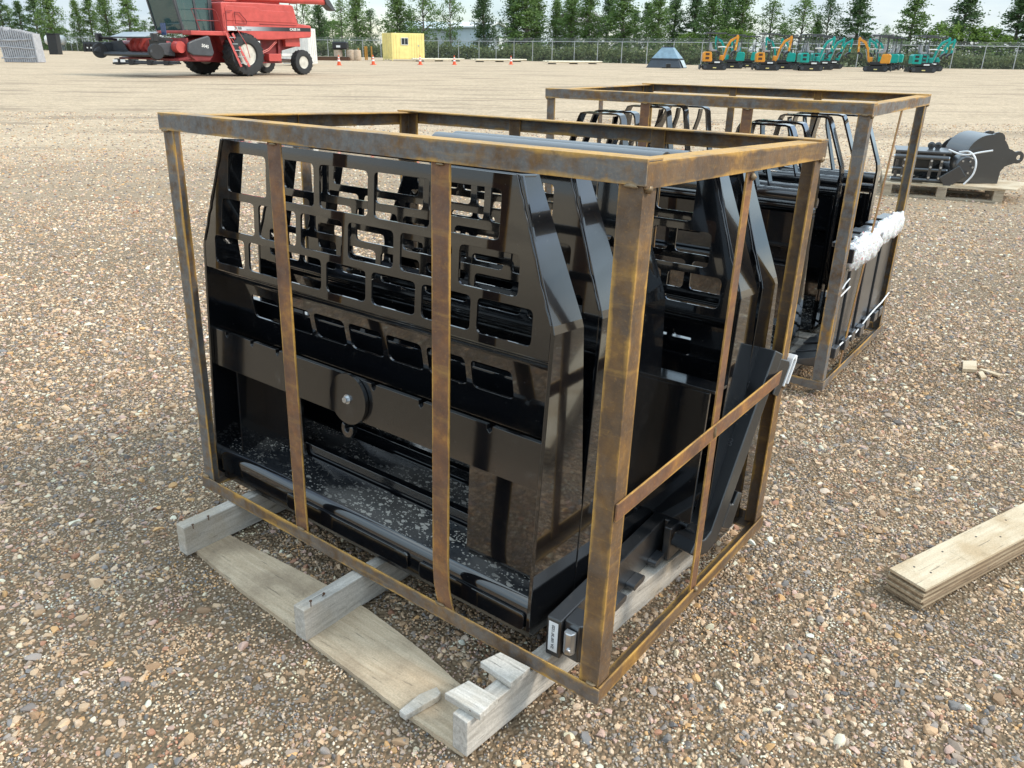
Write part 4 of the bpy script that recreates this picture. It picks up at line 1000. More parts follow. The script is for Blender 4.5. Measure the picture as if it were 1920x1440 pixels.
# underbody: threshing body, feeder, axles, boxes, straw hood
MB().prism([(.6, 1.0), (.9, 1.7), (-3.5, 1.7), (-3.45, 1.24), (-2.5, 1.05), (-2.2, .55), (-.4, .50)], SIDE, -1.05, 1.08).build('threshing_body', DRED, cb, bevel=.03)
MB().prism([(.4, 1.75), (3.0, 1.25), (3.0, .62), (.3, .55)], SIDE, -.62, .62).build('feeder_house', DRED, cb, bevel=.02)
MB().tube([(0, -1.3, .86), (0, 1.3, .86)], .16, 14).build('front_axle', DRED, cb)
MB().tube([(-3.376, -1.2, .60), (-3.376, 1.2, .60)], .09, 12).build('rear_axle', MATS['pale_paint'], cb)
MB().box(-3.2, -2.35, .9, 1.2, .80, .92).build('axle_carrier', MATS['pale_paint'], cb, bevel=.02)
MB().box(-2.06, -1.36, 1.10, 1.52, .60, .92).build('battery_box', RED, cb, bevel=.015)
MB().box(-2.15, -.55, 1.05, 1.40, .52, .58).build('step_rail', DRED, cb)
MB().box(-3.42, -2.55, 1.09, 1.30, 1.22, 1.62).build('straw_hood_side', RED, cb, bevel=.02)
MB().prism([(-1.1, 1.5), (-1.18, 1.5), (-1.26, .70), (-1.18, .70)], SIDE, 1.10, 1.16).build('brace', DRED, cb); MB().prism([(-2.22, 1.5), (-2.36, 1.5), (-2.26, .6), (-2.16, .6)], SIDE, 1.10, 1.18).build('brace', DRED, cb)
for dz in (0, .07): MB().tube([(-2.0, 1.36, 1.48 - dz), (-1.5, 1.36, 1.12 - dz), (-.75, 1.36, .86 - dz)], .02, 8).build('hydraulic_hose', RED, cb)
MB().box(-.95, -.80, 1.49, 1.506, 1.36, 1.44).build('decal', MATS['pale_paint'], cb)
for x in (-3.5, -3.95):
    MB().tube([(x, .6, 2.2), (x - .1, .6, 3.2)], .02, 6).build('ladder_rail', MATS['nail_rust'], cb)
for k in range(4): MB().tube([(-3.52 - .02 * k, .6, 2.35 + .24 * k), (-3.97 - .02 * k, .6, 2.35 + .24 * k)], .015, 6).build('rung', MATS['nail_rust'], cb)
# pickup header
hd = bpy.data.objects.new('pickup_header', None); COL.objects.link(hd); hd.parent = cb
MB().prism([(2.95, .72), (2.95, 1.50), (3.02, 1.50), (3.10, .80), (3.5, .72), (3.5, .66)], SIDE, -2.35, 1.95).build('header_trough', DRED, hd)
MB().box(3.58, 3.62, .25, 1.42, .98, 1.44).build('inner_shield', MATS['yard_black'], hd, bevel=.02)
MB().prism([(-2.55, .98), (-1.35, .98), (-1.75, 1.40), (-2.55, 1.34)], lambda a, b, c: (c, a, b), 3.60, 3.64).build('inner_shield', MATS['dark_plastic'], hd)
MB().add([(4.05, -2.0, 1.50), (4.05, .6, 1.50), (3.30, .6, 1.72), (3.30, -2.0, 1.72)], [(0, 1, 2, 3)]).build('wind_guard_sheet', MATS['galv'], hd)
MB().tube([(3.28, -2.3, 1.16), (3.28, 1.9, 1.16)], .22, 20).build('cross_auger', RED, hd, smooth=40)
for y in (-1.2, -.8, -.4, .0):
    MB().lathe([(.23, 0), (.34, .01), (.34, .03), (.23, .05)], (3.28, y, 1.16), (.25, 1, 0), 24).build('auger_flight', RED, hd, smooth=40)
MB().prism([(3.45, .80), (3.50, .98), (4.20, .93), (4.26, .85), (4.20, .78)], SIDE, -2.25, 1.30).build('pickup_belt', MATS['yard_black'], hd, bevel=.03)
for y, s in ((-2.62, -1), (1.42, 1)):
    MB().prism([(3.35, .80), (3.35, 1.32), (3.9, 1.30), (4.40, 1.05), (4.45, .95)], SIDE, y, y + .12).build('divider', MATS['dark_plastic'], hd, bevel=.02)
    w_ = MB(); w_.lathe([(.10, -.1), (.27, -.11), (.30, -.07), (.30, .07), (.27, .11), (.10, .1)], (4.15, y + (.06 if s > 0 else .02), .98), (.25, 1, 0), 26); w_.build('gauge_wheel', RUB, hd, smooth=35)
    MB().box(4.02, 4.24, y - .05, y + .17, 1.35, 1.66).build('end_cap', MATS['yard_black'], hd, bevel=.03)
    MB().sweep([(3.35, y + .06, 1.4), (4.12, y + .06, 1.5)], [(-.05, -.05), (.05, -.05), (.05, .05), (-.05, .05)], up=(0, 0, 1)).build('arm', MATS['yard_black'], hd)
MB().tube([(4.12, -2.55, 1.50), (4.12, 1.45, 1.50)], .028, 8).build('wind_guard_bar', MATS['yard_black'], hd)
MB().prism([(3.12, .98), (3.06, 1.32), (2.80, 1.42), (2.10, 1.60), (2.02, 1.55), (1.90, .95), (2.0, .82), (2.9, .86)], SIDE, 1.98, 2.10).build('end_shield', MATS['dark_plastic'], hd, bevel=.04)
text_part('5045', .17, MATS['pale_paint'], hd, basis((2.30, 2.103, 1.20), (-.96, 0, -.18), (-.18, 0, .96)), 'shield_number', bold=.004)
MB().prism([(3.0, .84), (1.95, .82), (2.1, .66), (2.75, .66)], SIDE, 1.6, 2.02).build('lower_shield', DRED, hd)
sp_ = MB().box(3.15, 3.19, .55, .85, 1.60, 2.05); sp_.build('solar_panel', MATS['solar'] if 'solar' in MATS else MATS['dark_plastic'], hd)

# ================================================================== things standing about the yard
def at(px, py, rz=0.0):
    p = gnd(px, py); return Matrix.Translation((p.x, p.y, 0)) @ Matrix.Rotation(rz, 4, 'Z')
# traffic cones
plain('cone_orange', (0.80, 0.10, 0.025), 0.5, 0, 0.1, 6); plain('cone_white', (0.80, 0.80, 0.78), 0.45, 0, 0.05, 6)
def make_cone(label, M4):
    c = thing('traffic_cone', label, 'traffic cone', M4, 'traffic cones across the yard')
    MB().prism(rrect(-.19, .19, -.19, .19, .04), XYZ, 0, .035).build('base', MATS['cone_orange'], c, bevel=.006)
    rr = lambda z: .145 - (.145 - .028) * (z - .035) / .68
    for nm, z0, z1, mt in (('lower_band', .035, .27, 'cone_orange'), ('lower_collar', .27, .40, 'cone_white'), ('middle_band', .40, .48, 'cone_orange'), ('upper_collar', .48, .58, 'cone_white'), ('tip', .58, .72, 'cone_orange')):
        MB().lathe([(0, z0), (rr(z0), z0), (rr(z1), z1), (0, z1)], (0, 0, 0), (0, 0, 1), 20).build(nm, MATS[mt], c, smooth=40)
    return c
cones = [(636, 122.5, 'leftmost traffic cone, just right of the combine'), (700, 121.5, 'traffic cone in front of the left end of the yellow container'), (788, 121.5, 'traffic cone just right of the yellow container'), (852, 121.5, 'traffic cone before the right end of the first pale pole stack'), (958, 121, 'rightmost traffic cone, before the middle pole stack')]
c0 = None
for px, py, lb in cones:
    if c0 is None: c0 = make_cone(lb, at(px, py, .3))
    else: copy_tree(c0, at(px, py, random.uniform(0, 3)), lb)
# yellow container office
plain('container_yellow', (0.84, 0.70, 0.27), 0.5, 0, 0.10, 2); plain('window_dark', (0.03, 0.035, 0.04), 0.15)
cn = thing('yellow_container', 'small yellow shipping container with double doors and a side window', 'container', Matrix.Translation((-12.55, 86.5, 0)) @ Matrix.Rotation(R(33), 4, 'Z'))
YE = MATS['container_yellow']; CW, CL, CH = 2.35, 3.6, 2.62      # x to the right-back (long side), y to the left-back (door end)
MB().box(0, CL, 0, CW, .16, CH).build('body', YE, cn, bevel=.02)
def on_end(y0, y1, z0, z1, d0, d1): return MB().box(-d1, -d0, y0, y1, z0, z1)
def on_side(x0, x1, z0, z1, d0, d1): return MB().box(x0, x1, -d1, -d0, z0, z1)
for y0 in (.10, 1.20):
    d = on_end(y0, y0 + 1.06, .30, 2.50, .002, .045).build('door', YE, cn, bevel=.01)
    for z in (.85, 1.62, 2.25): on_end(y0 + .08, y0 + .98, z, z + .10, .046, .075).build('door_rib', YE, d)
    for k in (.30, .78): MB().tube([(-.09, y0 + k, .28), (-.09, y0 + k, 2.52)], .022, 8).build('lock_bar', YE, d)
for y0 in (0, CW - .1): on_end(y0, y0 + .10, .0, CH, .002, .06).build('corner_post', YE, cn)
on_end(.1, CW - .1, 2.52, CH, .002, .06).build('header_beam', YE, cn); on_end(.1, CW - .1, .10, .28, .002, .06).build('sill', YE, cn)
for y in (.8, 1.5): on_end(y, y + .2, .10, .17, .061, .066).build('fork_pocket', MATS['ink'], cn)
for k in range(12): on_side(.12 + .29 * k, .25 + .29 * k, .22, 2.50, .002, .03).build('side_rib', YE, cn) if not (2 <= k <= 5) else None
w = on_side(.95, 1.75, 1.50, 2.20, .03, .06).build('window_frame', MATS['pale_paint'], cn)
on_side(1.00, 1.33, 1.56, 2.14, .061, .066).build('pane', MATS['window_dark'], w); on_side(1.37, 1.70, 1.56, 2.14, .061, .066).build('pane', MATS['window_dark'], w)
on_side(.72, 1.95, .22, 1.42, .002, .024).build('patch_panel', YE, cn, bevel=.004)
MB().lathe([(0, 0), (.07, 0), (.06, .03), (0, .04)], (2.9, -.03, 1.45), (0, -1, 0), 10).build('outlet', MATS['galv'], cn)
# pale poles stacked flat on the ground
plain('pale_pole', (0.66, 0.60, 0.46), 0.6, 0, 0.15, 3)
for (xa, ya), (xb, yb), lb in (((780, 115.6), (872, 115.2), 'first stack of pale poles lying right of the yellow container'), ((892, 116.6), (987, 116.2), 'middle stack of pale poles lying along the fence'), ((1026, 120.5), (1130, 120.5), 'right stack of pale poles, left of the blue hopper')):
    A = gnd(xa, ya); B = gnd(xb, yb); d = (B - A); L = d.length; d.normalize()
    t = thing('pole_stack', lb, 'pole stack', basis(A, d, Vector((-d.y, d.x, 0))), 'pale poles lying along the fence')
    for k in range(4):
        e = .25 * random.random(); MB().tube([(e, .24 * k, .24), (L * .5, .24 * k + .05, .20), (L - e, .24 * k, .22)], [.08, .11, .07], 10).build('pole', MATS['pale_pole'], t, smooth=40)
    for x in (.12, .5, .85): MB().box(L * x, L * x + .12, -.15, .95, .0, .10).build('bearer', MATS['yard_black'], t)
# blue-grey hopper upside down
plain('hopper_blue', (0.20, 0.30, 0.37), 0.5, 0, 0.2, 3); plain('hopper_dark', (0.045, 0.055, 0.07), 0.5, 0, 0.2, 3); plain('hopper_light', (0.42, 0.50, 0.53), 0.5, 0, 0.2, 3)
hp_ = thing('steel_hopper', 'blue-grey pyramid hopper upside down near the fence', 'hopper', at(1250, 127, R(-22)))
def frust(a0, b0, z0, a1, b1, z1): return MB().loft([[(-a0, -b0, z0), (a0, -b0, z0), (a0, b0, z0), (-a0, b0, z0)], [(-a1, -b1, z1), (a1, -b1, z1), (a1, b1, z1), (-a1, b1, z1)]])
frust(1.45, 1.30, 0.0, 1.12, 1.0, .62).build('lower_skirt', MATS['hopper_dark'], hp_, bevel=.02); frust(1.16, 1.04, .62, 1.16, 1.04, .72).build('rim_band', MATS['hopper_dark'], hp_); frust(1.10, .98, .72, .45, .38, 1.55).build('upper_cone', MATS['hopper_blue'], hp_, bevel=.02); frust(.45, .38, 1.55, .45, .38, 1.62).build('spout', MATS['hopper_dark'], hp_)
MB().add([(1.50, -.7, .05), (1.50, .7, .05), (1.19, .7, .60), (1.19, -.7, .60)], [(0, 1, 2, 3)]).add([(1.53, -.7, .05), (1.53, .7, .05), (1.22, .7, .60), (1.22, -.7, .60)], [(0, 1, 2, 3)]).build('hatch', MATS['hopper_light'], hp_)
jk = thing('scrap_block', 'small dark machine part lying in front of the blue hopper', 'scrap part', at(1252, 128.5))
MB().box(-.5, .9, -.15, .15, .02, .10).build('beam', MATS['yard_black'], jk, bevel=.01); MB().box(-.15, .2, -.18, .2, .10, .38).build('block', MATS['yard_black'], jk, bevel=.05)
# wrapped stack of panels on the far left
def wrapgrey():
    t = MT('grey_wrap'); v = t.coords(); n = t.noise(v, 5, 7, .6, 1.0); t.set(t.mix(n, (.20, .20, .22), (.62, .62, .64)), .3, 0, n, .06, .8); return t.m
wg = wrapgrey()
ws = thing('wrapped_panel_stack', 'tall stack of grey panels wrapped in clear film at the left edge', 'wrapped stack', at(40, 117, R(-8)))
for k in range(16):
    x = -1.27 + .165 * k; h = 2.28 - .42 * max(0, (k - 2) / 13) - (.12 if 3 < k < 6 else 0)
    MB().loft([[(x, 0, .02), (x + .11, 0, .02), (x + .11, .8, .02), (x, .8, .02)], [(x - .25 * (1 - k / 20), .06, h), (x + .11 - .25 * (1 - k / 20), .06, h), (x + .11 - .25 * (1 - k / 20), .8, h), (x - .25 * (1 - k / 20), .8, h)]]).build('panel', wg, ws)
for z, d in ((.30, .02), (.95, -.06), (1.45, .05)):
    m = MB(); rings = []
    for k in range(25):
        x = -1.42 + 2.72 * k / 24; zz = z + d * x + .05 * mnoise.noise(Vector((x * 2.2, z * 3, 0))); h = .05 + .04 * mnoise.noise(Vector((x * 3, z, 5)))
        rings.append([(x - .1 * z, -.012, zz - h), (x - .1 * z, -.03, zz), (x - .1 * z, -.012, zz + h), (x - .1 * z, .0, zz)])
    m.loft(rings).build('film_fold', wg, ws, smooth=60)
for k in range(3): MB().box(-1.35 + k * 1.2, -1.2 + k * 1.2, -.02, .8, 0, .02).build('bearer', MATS['pallet_wood'], ws)
bn = thing('black_bin', 'black upright bin behind the wrapped panel stack', 'bin', Matrix.Translation((-55.0, 101, 0)))
MB().prism([(-.55, 0), (.55, 0), (.62, 2.2), (-.5, 2.2)], lambda a, b, c: (a, c, b), 0, 1.0).build('tub', MATS['yard_black'], bn, bevel=.05); MB().box(-.55, .67, -.05, 1.05, 2.2, 2.3).build('lid', MATS['yard_black'], bn)
tr = thing('parked_tractor', 'dark machine with a large tyre cut off by the left picture edge', 'tractor', Matrix.Translation((-54.2, 82, 0)) @ Matrix.Rotation(R(190), 4, 'Z'))
wheel(tr, 0, 0.0, .82, .5, .42, 20, 1, 'wheel'); MB().box(.2, 2.6, -.5, .5, .6, 1.5).build('hull', MATS['yard_black'], tr, bevel=.1); wheel(tr, 2.2, 0, .6, .4, .3, 16, 1, 'wheel')
# row of black blades on the ground near the fence, left
for k, (px, py, w_, lb) in enumerate(((144, 94.5, 2.6, 'low black trough, left of the black curved blades'), (171, 97.0, 2.4, 'black curved blade, left one with white tags, near the fence'), (195, 98.0, 2.2, 'black curved blade, right one, next to the pickup header'))):
    t = thing('dozer_blade' if k else 'steel_trough', lb, 'blade' if k else 'trough', at(px, py))
    if k == 0: MB().prism([(-.5, 0), (.5, 0), (.45, .62), (-.5, .70)], lambda a, b, c: (c, a, b), -w_ / 2 * 1.5, w_ / 2 * 1.5).build('tub', MATS['yard_black'], t, bevel=.03); MB().box(-w_ * .8, w_ * .8, -.55, .55, .70, .74).build('rim', MATS['dark_plastic'], t)
    else:
        pr = [(.5 * math.sin(R(a)) - .6, 1.0 - .95 * math.cos(R(a))) for a in range(0, 125, 12)]; pr2 = [(a + .06, b + .02) for a, b in pr]
        MB().prism(pr + pr2[::-1], lambda a, b, c: (c, -a, b), -w_ / 2, w_ / 2).build('mouldboard', MATS['yard_black'], t, smooth=40)
        for x in (-.8, 0, .8): MB().box(x, x + .08, -.2, .8, .0, 1.2).build('rib', MATS['yard_black'], t)
        MB().box(-w_ / 2, w_ / 2, .0, .08, .0, .7).build('cutting_edge', MATS['yard_black'], t)
        for x in (-.5, .1): MB().box(x, x + .22, -.24, -.20, .50, .72).build('tag', MATS['label_white'], t)
# attachments lying beyond the pickup header
at_ = thing('harrow_bundle', 'low bundle of black bars with white tags beyond the pickup header', 'machine parts', Matrix.Translation((-24.6, 56.0, 0)))
for k in range(5): MB().tube([(-2.1, .18 * k, .10 + .1 * (k % 3)), (2.1, .18 * k + .1, .12 + .1 * (k % 2))], .055, 8).build('bar', MATS['yard_black'], at_)
for x in (-1.9, -1.0, .2, 1.3): MB().box(x, x + .25, -.12, .9, .02, .40).build('bracket', MATS['yard_black'], at_, bevel=.02)
for x in (-2.0, -1.5): MB().box(x, x + .3, -.16, -.13, .18, .34).build('tag', MATS['label_white'], at_)
# white container behind the combine
wc = thing('white_container', 'white container partly hidden behind the rear of the combine', 'container', at_depth(572, 62) and Matrix.Translation(at_depth(573, 60)))
MB().box(-1.6, .32, 0, 2.4, .12, 2.45).build('body', MATS['pale_paint'], wc, bevel=.02)
for k in range(6): MB().box(-1.5 + .28 * k, -1.38 + .28 * k, -.03, -.002, .2, 2.38).build('rib', MATS['pale_paint'], wc)
for k in range(4): MB().box(.322, .35, .15 + .55 * k, .5 + .55 * k, .25, 2.3).build('end_rib', MATS['pale_paint'], wc)
# lumber, stump and posts left of the yellow container
lm_ = thing('lumber_pile', 'pile of dark lumber and a white beam between combine and yellow container', 'lumber pile', at(618, 113.5))
for k in range(5): MB().box(-1.6, 1.9, .3 * k, .3 * k + .22, .02 + .08 * (k % 2), .26 + .08 * (k % 2)).build('beam', MATS['nail_rust'], lm_)
MB().box(-2.2, -1.2, -.35, -.05, .02, .5).build('white_beam', MATS['pale_paint'], lm_, bevel=.02)
sp2 = thing('spool_pile', 'brown and white bale pile with a black cover behind the leftmost cone', 'bale pile', at(649, 113.5))
for x, r, mt in ((-.75, .42, 'fresh_wood'), (.55, .45, 'fresh_wood'), (1.15, .38, 'fresh_wood')): MB().lathe([(0, 0), (r * .9, 0), (r, .08), (r * 1.05, .5), (r, .95), (0, 1.0)], (x, 0, .02), (0, 0, 1), 16).build('bale', MATS[mt], sp2, smooth=40)
MB().box(-1.2, .25, -.5, .6, 1.02, 1.75).build('cover', MATS['yard_black'], sp2, bevel=.12); MB().box(-.8, -.4, -.52, -.501, 1.2, 1.4).build('tag', MATS['label_white'], sp2)
plain('post_orange', (0.48, 0.24, 0.04), 0.6)
for k, px in enumerate((673, 685.5, 688.5, 697.5)):
    o = MB().prism(rrect(-.07, .07, -.05, .05, .02), XYZ, 0, 1.35 - .2 * (k == 0)).build('marker_post', MATS['post_orange']); o.matrix_world = at(px, 112.5); tag(o, 'orange marker post left of the yellow container, ' + ('first from the left', 'second from the left', 'third from the left', 'nearest the container')[k], 'post', 'orange posts by the container')

# ================================================================== mini excavators
plain('teal', (0.0, 0.33, 0.275), 0.35, 0, 0.1, 4); plain('orange_paint', (0.75, 0.30, 0.025), 0.35, 0, 0.1, 4)
plain('seat_grey', (0.33, 0.34, 0.36), 0.6)
def make_ex(label, paint, M4):
    e = thing('mini_excavator', label, 'excavator', M4, 'mini excavators along the fence'); PT = MATS[paint]; BK = MATS['yard_black']
    for y in (-.46, .26):
        tp = [(-.62 + .17 * math.cos(R(a)), .18 + .17 * math.sin(R(a))) for a in range(90, 271, 30)] + [(.62 + .17 * math.cos(R(a)), .18 + .17 * math.sin(R(a))) for a in range(-90, 91, 30)]
        tk = MB().prism(tp, SIDE, y, y + .20).build('track', BK, e, bevel=.01)
        for x in (-.62, .62): MB().lathe([(0, 0), (.11, 0), (.11, .012), (0, .012)], (x, y - .001 if y < 0 else y + .20, .18), (0, -1 if y < 0 else 1, 0), 14).build('sprocket', MATS['dark_plastic'], tk)
        MB().box(-.12, .10, y - .012 if y < 0 else y + .20, y if y < 0 else y + .212, .12, .18).build('yellow_tag', MATS['container_yellow'], tk)
    MB().box(-.4, .4, -.25, .25, .20, .42).build('undercarriage', BK, e, bevel=.02)
    MB().prism([(-.98, .04), (-.93, .04), (-.86, .20), (-.90, .34), (-.95, .34)], SIDE, -.50, .50).build('dozer_blade', BK, e)
    MB().box(-.92, -.4, -.05, .05, .15, .22).build('blade_arm', BK, e)
    MB().prism(rrect(-.62, .55, .42, .56, .05), SIDE, -.44, .44).build('deck', BK, e, bevel=.02)
    MB().box(-.05, .30, -.445, -.441, .44, .53).build('deck_tag', MATS['label_white'], e)
    MB().prism([(-.80, .52), (-.82, 1.02), (-.72, 1.12), (-.30, 1.12), (-.26, .98), (-.20, .56), (-.26, .50)], SIDE, -.45, .45).build('engine_cover', PT, e, bevel=.05)
    for z in (.66, .90): MB().box(-.66, -.42, -.462, -.450, z, z + .14).build('vent', BK if paint == 'teal' else MATS['nail_rust'], e)
    MB().box(-.20, .42, -.43, .43, .55, .62).build('floor', BK, e)
    MB().box(.30, .52, -.20, .20, .56, .92).build('boom_bracket', PT, e, bevel=.04)
    MB().prism([(-.30, 1.14), (.08, 1.14), (.10, 1.24), (-.22, 1.27), (-.34, 1.70), (-.46, 1.68), (-.40, 1.20)], SIDE, -.22, .22).build('seat', MATS['seat_grey'], e, bevel=.03)
    for x, y in ((-.52, -.40), (-.52, .40), (.02, .40), (.02, -.40)): MB().tube([(x, y, 1.10 if x < 0 else .60), (x + .06, y, 2.20)], .022, 8).build('canopy_post', MATS['dark_plastic'], e)
    MB().prism([(-.78, 2.19), (.52, 2.19), (.56, 2.23), (.50, 2.27), (-.74, 2.27)], SIDE, -.48, .48).build('canopy_roof', MATS['dark_plastic'], e, bevel=.01)
    MB().tube([(.05, -.36, 1.40), (.40, -.36, 1.42), (.62, -.30, 1.40)], .035, 8).build('control_rail', MATS['label_white'], e)
    for y in (-.18, .18): MB().tube([(.30, y, .95), (.24, y, 1.40)], .015, 6).build('lever', BK, e)
    bw = .075
    Q = lambda x: .48 + (x - .48) * .74
    def limb(nm, pts, mat, w=bw): return MB().prism([(Q(a_), b_) for a_, b_ in pts], SIDE, -w, w).build(nm, mat, e, bevel=.012)
    limb('boom', [(.48, .62), (.62, .62), (.82, 1.32), (1.12, 1.72), (1.62, 1.98), (1.58, 2.08), (1.02, 1.88), (.68, 1.44)], PT)
    MB().tube([(Q(.66), 0, .70), (Q(.98), 0, 1.42)], .032, 8).build('boom_cylinder', MATS['galv'], e); MB().tube([(Q(1.0), 0, 1.92), (Q(1.5), 0, 2.14)], .03, 8).build('arm_cylinder', BK, e)
    limb('arm', [(1.50, 2.12), (1.66, 2.16), (1.74, 2.02), (1.62, 1.20), (1.50, 1.10), (1.44, 1.16), (1.54, 1.90)], PT, .06)
    MB().tube([(Q(1.68), 0, 1.90), (Q(1.66), 0, 1.25)], .025, 8).build('bucket_cylinder', BK, e)
    MB().box(Q(1.53), Q(1.60), -.063, .063, 1.42, 1.56).build('arm_tag', MATS['container_yellow'], e)
    bp = [(1.56 + .0, 1.22), (1.40, 1.20), (1.22, 1.12), (1.12, .98), (1.16, .86), (1.28, .80), (1.34, .84), (1.26, .93), (1.30, 1.03), (1.48, 1.08), (1.60, 1.10)]
    MB().prism([(Q(a_), b_) for a_, b_ in bp], SIDE, -.17, .17).build('bucket', BK, e, bevel=.01)
    return e
EX = [(1338, 131.2, 4, 'orange_paint', 'leftmost orange mini excavator, facing right'), (1372, 128.4, 176, 'teal', 'teal mini excavator behind the leftmost orange one, facing left'), (1400, 126.4, 178, 'teal', 'teal mini excavator farthest back in the left cluster, facing left'),
      (1437, 132.2, 3, 'orange_paint', 'second orange mini excavator from the left, facing right'), (1466, 129.8, 178, 'teal', 'teal mini excavator just right of the second orange one, facing left'), (1492, 127.3, 182, 'teal', 'teal mini excavator farthest back in the second cluster, facing left'),
      (1517, 133.0, 12, 'teal', 'nearest teal mini excavator of the middle trio, facing right'), (1538, 131.0, 12, 'teal', 'middle teal mini excavator of the trio facing right'), (1556, 129.0, 12, 'teal', 'rearmost teal mini excavator of the trio facing right'),
      (1641, 134.4, 172, 'orange_paint', 'rightmost orange mini excavator, facing left'), (1658, 132.0, 170, 'teal', 'teal mini excavator half hidden behind the rightmost orange one, facing left'), (1668, 130.3, 170, 'teal', 'teal mini excavator deepest behind the rightmost orange one, facing left'),
      (1727, 136.4, 10, 'teal', 'rightmost teal mini excavator in front, facing right'), (1741, 133.6, 10, 'teal', 'teal mini excavator behind the rightmost one, facing right')]
proto = {}
for px, py, hd_, paint, lb in EX:
    p = gnd(px, py); s_ = 1.14
    m4 = Matrix.Translation((p.x, p.y, 0)) @ Matrix.Rotation(R(hd_) - math.atan2(p.x, p.y) * .8, 4, 'Z') @ Matrix.Scale(s_, 4)
    if paint not in proto: proto[paint] = make_ex(lb, paint, m4)
    else: copy_tree(proto[paint], m4, lb)

# ================================================================== fence
FP = [(-100.9, 172.0), (-69.1, 139.8), (-40.0, 124.5), (-4.8, 104.5), (4.1, 95.5), (17.6, 84.5), (45.0, 83.5), (75, 82.5)]
fn = thing('chain_link_fence', 'long galvanised chain-link fence with angled barbed-wire arms along the yard', 'fence')
def mesh_mat():
    t = MT('chain_link'); v = t.coords(); tr = t.n('ShaderNodeBsdfTransparent'); mxs = t.n('ShaderNodeMixShader')
    n = t.noise(v, 2.0, 3); t.l(t.ramp(n, [(.3, .05), (.7, .09)]), mxs.inputs[0]); t.set((.40, .43, .43), .5)
    t.l(tr.outputs[0], mxs.inputs[1]); t.l(t.b.outputs[0], mxs.inputs[2]); t.l(mxs.outputs[0], t.out.inputs[0]); return t.m
LINK = mesh_mat(); GV = MATS['galv']
def along(step):
    out = []; carry = 0.0
    for (x0, y0), (x1, y1) in zip(FP, FP[1:]):
        L = math.hypot(x1 - x0, y1 - y0); s = carry
        while s < L: out.append((x0 + (x1 - x0) * s / L, y0 + (y1 - y0) * s / L)); s += step
        carry = s - L
    return out
pm = None
for x, y in along(3.05):
    if pm is None:
        m = MB(); m.tube([(0, 0, 0), (0, 0, 2.1)], .045, 8); m.tube([(0, 0, 2.1), (.12, -.16, 2.42)], .02, 6); pm = m.mesh('post', 40); pm.materials.append(GV)
    o = bpy.data.objects.new('post', pm); COL.objects.link(o); o.parent = fn; o.location = (x, y, 0)
for (x0, y0), (x1, y1) in zip(FP, FP[1:]):
    MB().tube([(x0, y0, 2.08), (x1, y1, 2.08)], .032, 8).build('top_rail', GV, fn)
    MB().add([(x0, y0 - .03, .03), (x1, y1 - .03, .03), (x1, y1 - .03, 2.07), (x0, y0 - .03, 2.07)], [(0, 1, 2, 3)]).build('chain_link_mesh', LINK, fn)
    for dz, dx in ((2.20, .04), (2.30, .08), (2.41, .12)): MB().tube([(x0 + dx, y0 - dx * 1.3, dz), (x1 + dx, y1 - dx * 1.3, dz)], .006, 4).build('barbed_wire', GV, fn)

# ================================================================== verge behind the fence
def grass_mat():
    t = MT('verge_grass'); v = t.coords(); t.set(t.mix(t.noise(v, .35, 8, .7), (.055, .075, .025), (.15, .15, .07)), .9); return t.m
m = MB(); n_ = len(FP); v_ = [(x, y + 1.0, .006) for x, y in FP] + [(x * 4, 900, .006) for x, y in FP]
m.add(v_, [(i, i + 1, n_ + i + 1, n_ + i) for i in range(n_ - 1)]); o = m.build('grass_verge', grass_mat()); o['kind'] = 'structure'

# ================================================================== foliage
def leaf_mat(name, c0, c1):
    t = MT(name); geo = t.n('ShaderNodeNewGeometry'); v = t.coords(); oi = t.n('ShaderNodeObjectInfo')
    col = t.mix(geo.outputs['Random Per Island'], c0, c1); col = t.mix(t.math('MULTIPLY', oi.outputs['Random'], .35), col, tuple(q * .6 for q in c0))
    t.set(col, .6, 0, spec=.3); tl = t.n('ShaderNodeBsdfTranslucent'); t.l(col, tl.inputs[0]); mxs = t.n('ShaderNodeMixShader'); mxs.inputs[0].default_value = .30
    t.l(t.b.outputs[0], mxs.inputs[1]); t.l(tl.outputs[0], mxs.inputs[2]); t.l(mxs.outputs[0], t.out.inputs[0]); return t.m
leaf_mat('leaf_dark', (.072, .132, .050), (.135, .210, .078)); leaf_mat('leaf_mid', (.120, .200, .058), (.205, .300, .090)); leaf_mat('leaf_pale', (.150, .240, .045), (.225, .325, .070)); leaf_mat('leaf_olive', (.095, .130, .042), (.180, .215, .080))
def bark():
    t = MT('bark'); v = t.coords((3, 3, .6)); t.set(t.mix(t.noise(v, 4, 6), (.10, .085, .065), (.24, .215, .18)), .9); return t.m
BARK = bark()
class Leaves:
    def __init__(s): s.v = []; s.f = []
    def leaf(s, p, size, rn, flat=0.0):
        a = Vector((rn.gauss(0, 1), rn.gauss(0, 1), rn.gauss(0, 1) * (1 - flat))).normalized(); b = a.orthogonal().normalized()
        b = (Matrix.Rotation(rn.uniform(0, 6.28), 3, a) @ b); c = a.cross(b); h = size * rn.uniform(.6, 1.2); w = h * rn.uniform(.45, .8); k = len(s.v)
        s.v += [p - b * h, p + c * w + a * h * .15, p + b * h, p - c * w + a * h * .15]; s.f.append((k, k + 1, k + 2, k + 3))
    def mesh(s, name, mat):
        me = bpy.data.meshes.new(name); me.from_pydata([tuple(q) for q in s.v], [], s.f); me.materials.append(mat); return me
